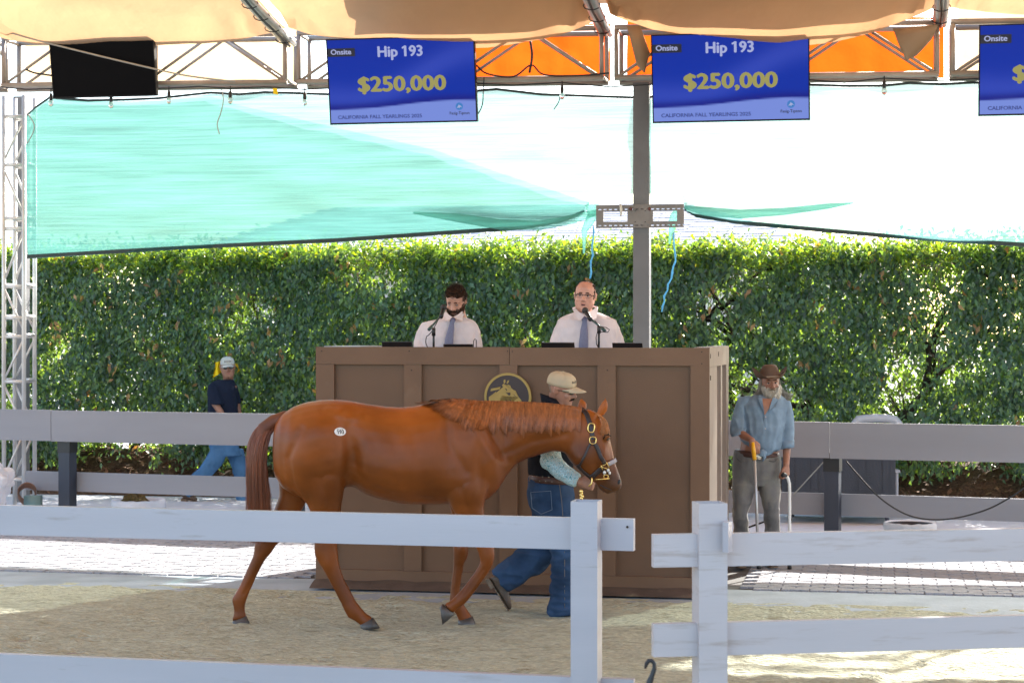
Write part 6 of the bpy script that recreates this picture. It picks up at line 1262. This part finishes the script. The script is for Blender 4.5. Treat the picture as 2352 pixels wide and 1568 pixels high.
def micst(sx, pts, mic, d, Y, label):
    e = empty('microphone_stand', W(sx, 800, Y), label, 'microphone stand', 'microphone stands on the booth'); base = W(sx, 800, Y); base.z = 1.90
    mk('base', lambda b: lathe(b, base, [(.07, 0), (.07, .012), (.02, .02)], 20), M['black'], e); jt = W(*pts[1], Y)
    mk('pole', lambda b: tube(b, [base+Vector((0, 0, .01)), jt], .0095, 10), M['black'], e); mk('clutch', lambda b: tube(b, [jt-Vector((0, 0, .05)), jt+Vector((0, 0, .015))], .016, 10), M['black'], e)
    mk('boom', lambda b: tube(b, [W(*pts[0], Y+.08), W(*pts[2], Y+d)], .0085, 10), M['micteal'], e); mk('boom_clamp', lambda b: tube(b, [W(*pts[0], Y+.08), W(pts[0][0]*.75+pts[2][0]*.25, pts[0][1]*.75+pts[2][1]*.25, Y+.08+(d-.08)*.25)], .014, 10), M['micteal'], e)
    mc = W(*mic, Y+d+.05); hd = (mc-W(*pts[2], Y+d)).normalized()
    g = mk('microphone', lambda b: tube(b, [W(*pts[2], Y+d)-hd*.03, mc-hd*.02], [.011, .02], 12), M['black'], e); mk('grille', lambda b: ell(b, mc, .027, .027, .027), mat('mic_grille', (.03, .028, .028), .5, .3, 200, .5, 400), g)
    mk('clip', lambda b: tube(b, [W(*pts[2], Y+d)-hd*.02, W(*pts[2], Y+d)+hd*.015], .018, 10), M['black'], e)
    return e, jt
e1, j1 = micst(996, ((985, 757), (996, 757), (1014, 724)), (1019, 706), .25, 15.55, 'microphone on boom stand in front of the bearded man')
mk('cable', lambda b: tube(b, bez(W(1010, 727, 15.75), W(990, 770, 15.5), W(980, 772, 15.55), 8)+bez(W(980, 772, 15.55), W(974, 790, 15.5), W(985, 800, 15.5), 6), .004, 6), M['black'], e1)
e2, j2 = micst(1375, ((1390, 760), (1376, 751), (1354, 730)), (1344, 713), .2, 15.4, 'microphone on boom stand in front of the man with glasses')
mk('cable', lambda b: tube(b, [W(x, y, 15.4) for x, y in ((1366, 736), (1378, 750), (1392, 752), (1400, 757), (1396, 763), (1384, 762), (1372, 762), (1369, 775), (1370, 790), (1374, 798))], .004, 6), M['black'], e2)
tag(mk('cable_loop', lambda b: tube(b, [W(x, y, 15.3) for x, y in ((1087, 798), (1088, 782), (1091, 778), (1094, 781), (1094, 798))], .004, 6), M['black']), 'small black cable loop sticking up beside the bearded man\'s tablet', 'cable')
# ================================================================== things behind the fences
rb = empty('rolling_bin', W(1915, 1215, 21.4), 'large dark grey bin on casters behind the right board fence', 'bin')
bR = 20.95; a0, a1 = ax(1795, bR), ax(2057, bR); M['bin'] = mat('bin_plastic', (.032, .040, .058), .55, .12, 3, .3, 60)
bm = B(); fbox(bm, a0, a1, bR, bR+.8, .26, .99); obj('body', bm, M['bin'], rb, bev=.01)
for i in range(5): x = a0+.1+(a1-a0-.2)*i/4; bm = B(); fbox(bm, x-.035, x+.035, bR-.012, bR, .30, .96); obj('rib', bm, M['bin'], rb, bev=.004)
bm = B(); fbox(bm, a0-.01, a1+.01, bR-.02, bR+.82, .17, .26); obj('base_frame', bm, M['black'], rb, bev=.006)
for x in (a0+.09, a1-.09):
    for b in (bR+.05, bR+.72):
        bm = B(); p = F(x, b, .085); c = lathe(bm, p-U*.02, [(.03, 0), (.072, .003), (.078, .02), (.072, .037), (.03, .04)], 18, U); co = obj('caster', bm, M['darkpost'], rb, True)
        bm = B(); fbox(bm, x-.035, x+.035, b-.04, b+.04, .12, .175); obj('bracket', bm, M['alu'], co)
wb = empty('waste_bin', W(2090, 1235, 18.9), 'round bin lined with a white bag in front of the right fence', 'waste bin')
bc = W(2090, 1200, 18.9); bc.z = 0; rB = .245
mk('bucket', lambda b: lathe(b, bc, [(.19, 0), (.2, .005), (.235, .19), (.228, .195), (.19, .02)], 28), M['bin'], wb)
def liner(b, r=rB, z=.20, n=40, seed=0, drop=.10):
    rs = [loftring for loftring in ()]; R_ = []
    for q, (k, dz) in enumerate(((1.04, -drop), (1.06, -.02), (1.02, .01), (.95, .0), (.9, -.08), (.6, -.15))):
        R_.append([b.verts.new(bc0+Vector((cos(2*pi*i/n)*r*k*(1+.03*noise.noise(Vector((i*.9, q, seed)))), sin(2*pi*i/n)*r*k, z+dz+.012*noise.noise(Vector((i*.6, q*2, seed)))))) for i in range(n)])
    for u_, v_ in zip(R_, R_[1:]):
        for i in range(n): b.faces.new((u_[i], u_[(i+1) % n], v_[(i+1) % n], v_[i]))
bc0 = bc; M['bag'] = cloth('white_bag', (.85, .85, .88), .4, 0, None, .05, 5, bump=.5); mk('bag', liner, M['bag'], wb)
mb = empty('muck_basket', W(318, 1180, 21.2), 'low basket lined with a pale plastic bag holding a heap of brown manure', 'basket')
bc0 = W(318, 1170, 21.6); bc0.z = 0
mk('basket', lambda b: lathe(b, bc0, [(.2, 0), (.22, .01), (.26, .12), (.25, .125), (.2, .02)], 28), M['bin'], mb); mk('bag', lambda b: liner(b, .29, .19, 44, 5, .12), M['bag'], mb)
bm = B()
for _ in range(70): t, r = random.uniform(0, 6.28), random.random()**.6*.15; ell(bm, bc0+Vector((cos(t)*r-.05, sin(t)*r, .15+.14*(1-r/.16)+random.uniform(-.02, .02))), random.uniform(.02, .045), .03, random.uniform(.015, .03), None, 7, 5)
me = remesh(bm, .011, 1, .5, 'manure', lambda c, n: .012*noise.noise(c*60)); tag(link('manure', me, mat('manure', (.13, .085, .025), .95, .5, 60, 1., 90, bdist=.02)), 'heap of brown manure in the bag-lined basket', 'manure', kind='stuff')
# white plastic bag and coils by the tower
bm = B(); p = W(8, 1120, 21.0)
for _ in range(26): ell(bm, W(random.uniform(-38, 18), random.uniform(1075, 1150), 21.0+random.uniform(-.2, .2)), random.uniform(.06, .12), .1, random.uniform(.05, .11), None, 10, 6)
me = remesh(bm, .014, 2, .5, 'plastic_bag', lambda c, n: .025*noise.noise(c*11)+.012*noise.noise(c*30)); tag(link('plastic_bag', me, M['bag'], None, True), 'bulging white plastic bag at the foot of the truss tower', 'bag')
tag(mk('cable_coil', lambda b: [tube(b, [W(62+20*cos(t)+random.uniform(-1, 1), 1128+k*2+22*sin(t)*.9, 21.45+.04*k+.05*sin(t)) for t in [q*pi/10 for q in range(21)]], .009, 5, False) for k in range(6)], mat('copper_cable', (.20, .10, .06), .6)), 'tangled coil of brown and black cable beside the truss tower', 'cable coil')
jb = W(72, 1158, 21.3); tag(mk('junction_box', lambda b: obox(b, jb+Vector((.02, 0, .0)), Vector((.09, 0, 0)), Vector((0, .06, 0)), Vector((0, 0, .10))), mat('box_teal', (.12, .22, .24), .5), bev=.008), 'small grey-green junction box at the foot of the truss tower', 'junction box')
# chair behind the right fence
ch = empty('plastic_chair', W(2013, 1150, 21.9), 'white plastic chair behind the right fence, its back just showing', 'chair')
Yc = 22.3
mk('backrest', lambda b: tube(b, [W(x, y, Yc) for x, y in ((1964, 985), (1964, 972), (1972, 963), (1990, 961), (2013, 960), (2040, 961), (2056, 964), (2064, 973), (2065, 985))], .05, 8), M['vinyl'], ch)
for x in (1980, 1996, 2013, 2030, 2047): mk('slat', lambda b: plank(b, W(x-4, 1075, Yc), W(x+4, 1075, Yc), .5, .012), M['vinyl'], ch, smooth=False)
mk('seat', lambda b: obox(b, W(2013, 1079, Yc-.22), Vector((.23, 0, 0)), Vector((0, .22, 0)), Vector((0, 0, .015))), M['vinyl'], ch, smooth=False, bev=.006)
for x in (1966, 2060):
    for d in (0, -.42): q = W(x, 1079, Yc+d); q2 = q.copy(); q2.z = .02; mk('leg', lambda b: tube(b, [q2, q], .018, 8), M['vinyl'], ch)
# hook at the bottom edge
hp = [(1490, 1600), (1490, 1580), (1492, 1566), (1497, 1552), (1503, 1535), (1503, 1523), (1497, 1516), (1490, 1516), (1485, 1523), (1482, 1534)]
tag(mk('hook', lambda b: tube(b, [W(x, y, 6.6) for x, y in hp]+[], [.012, .013, .012, .009, .008, .0075, .0075, .0075, .007, .004], 10), M['black']), 'black plastic hook poking up at the bottom edge below the gateway', 'hook')
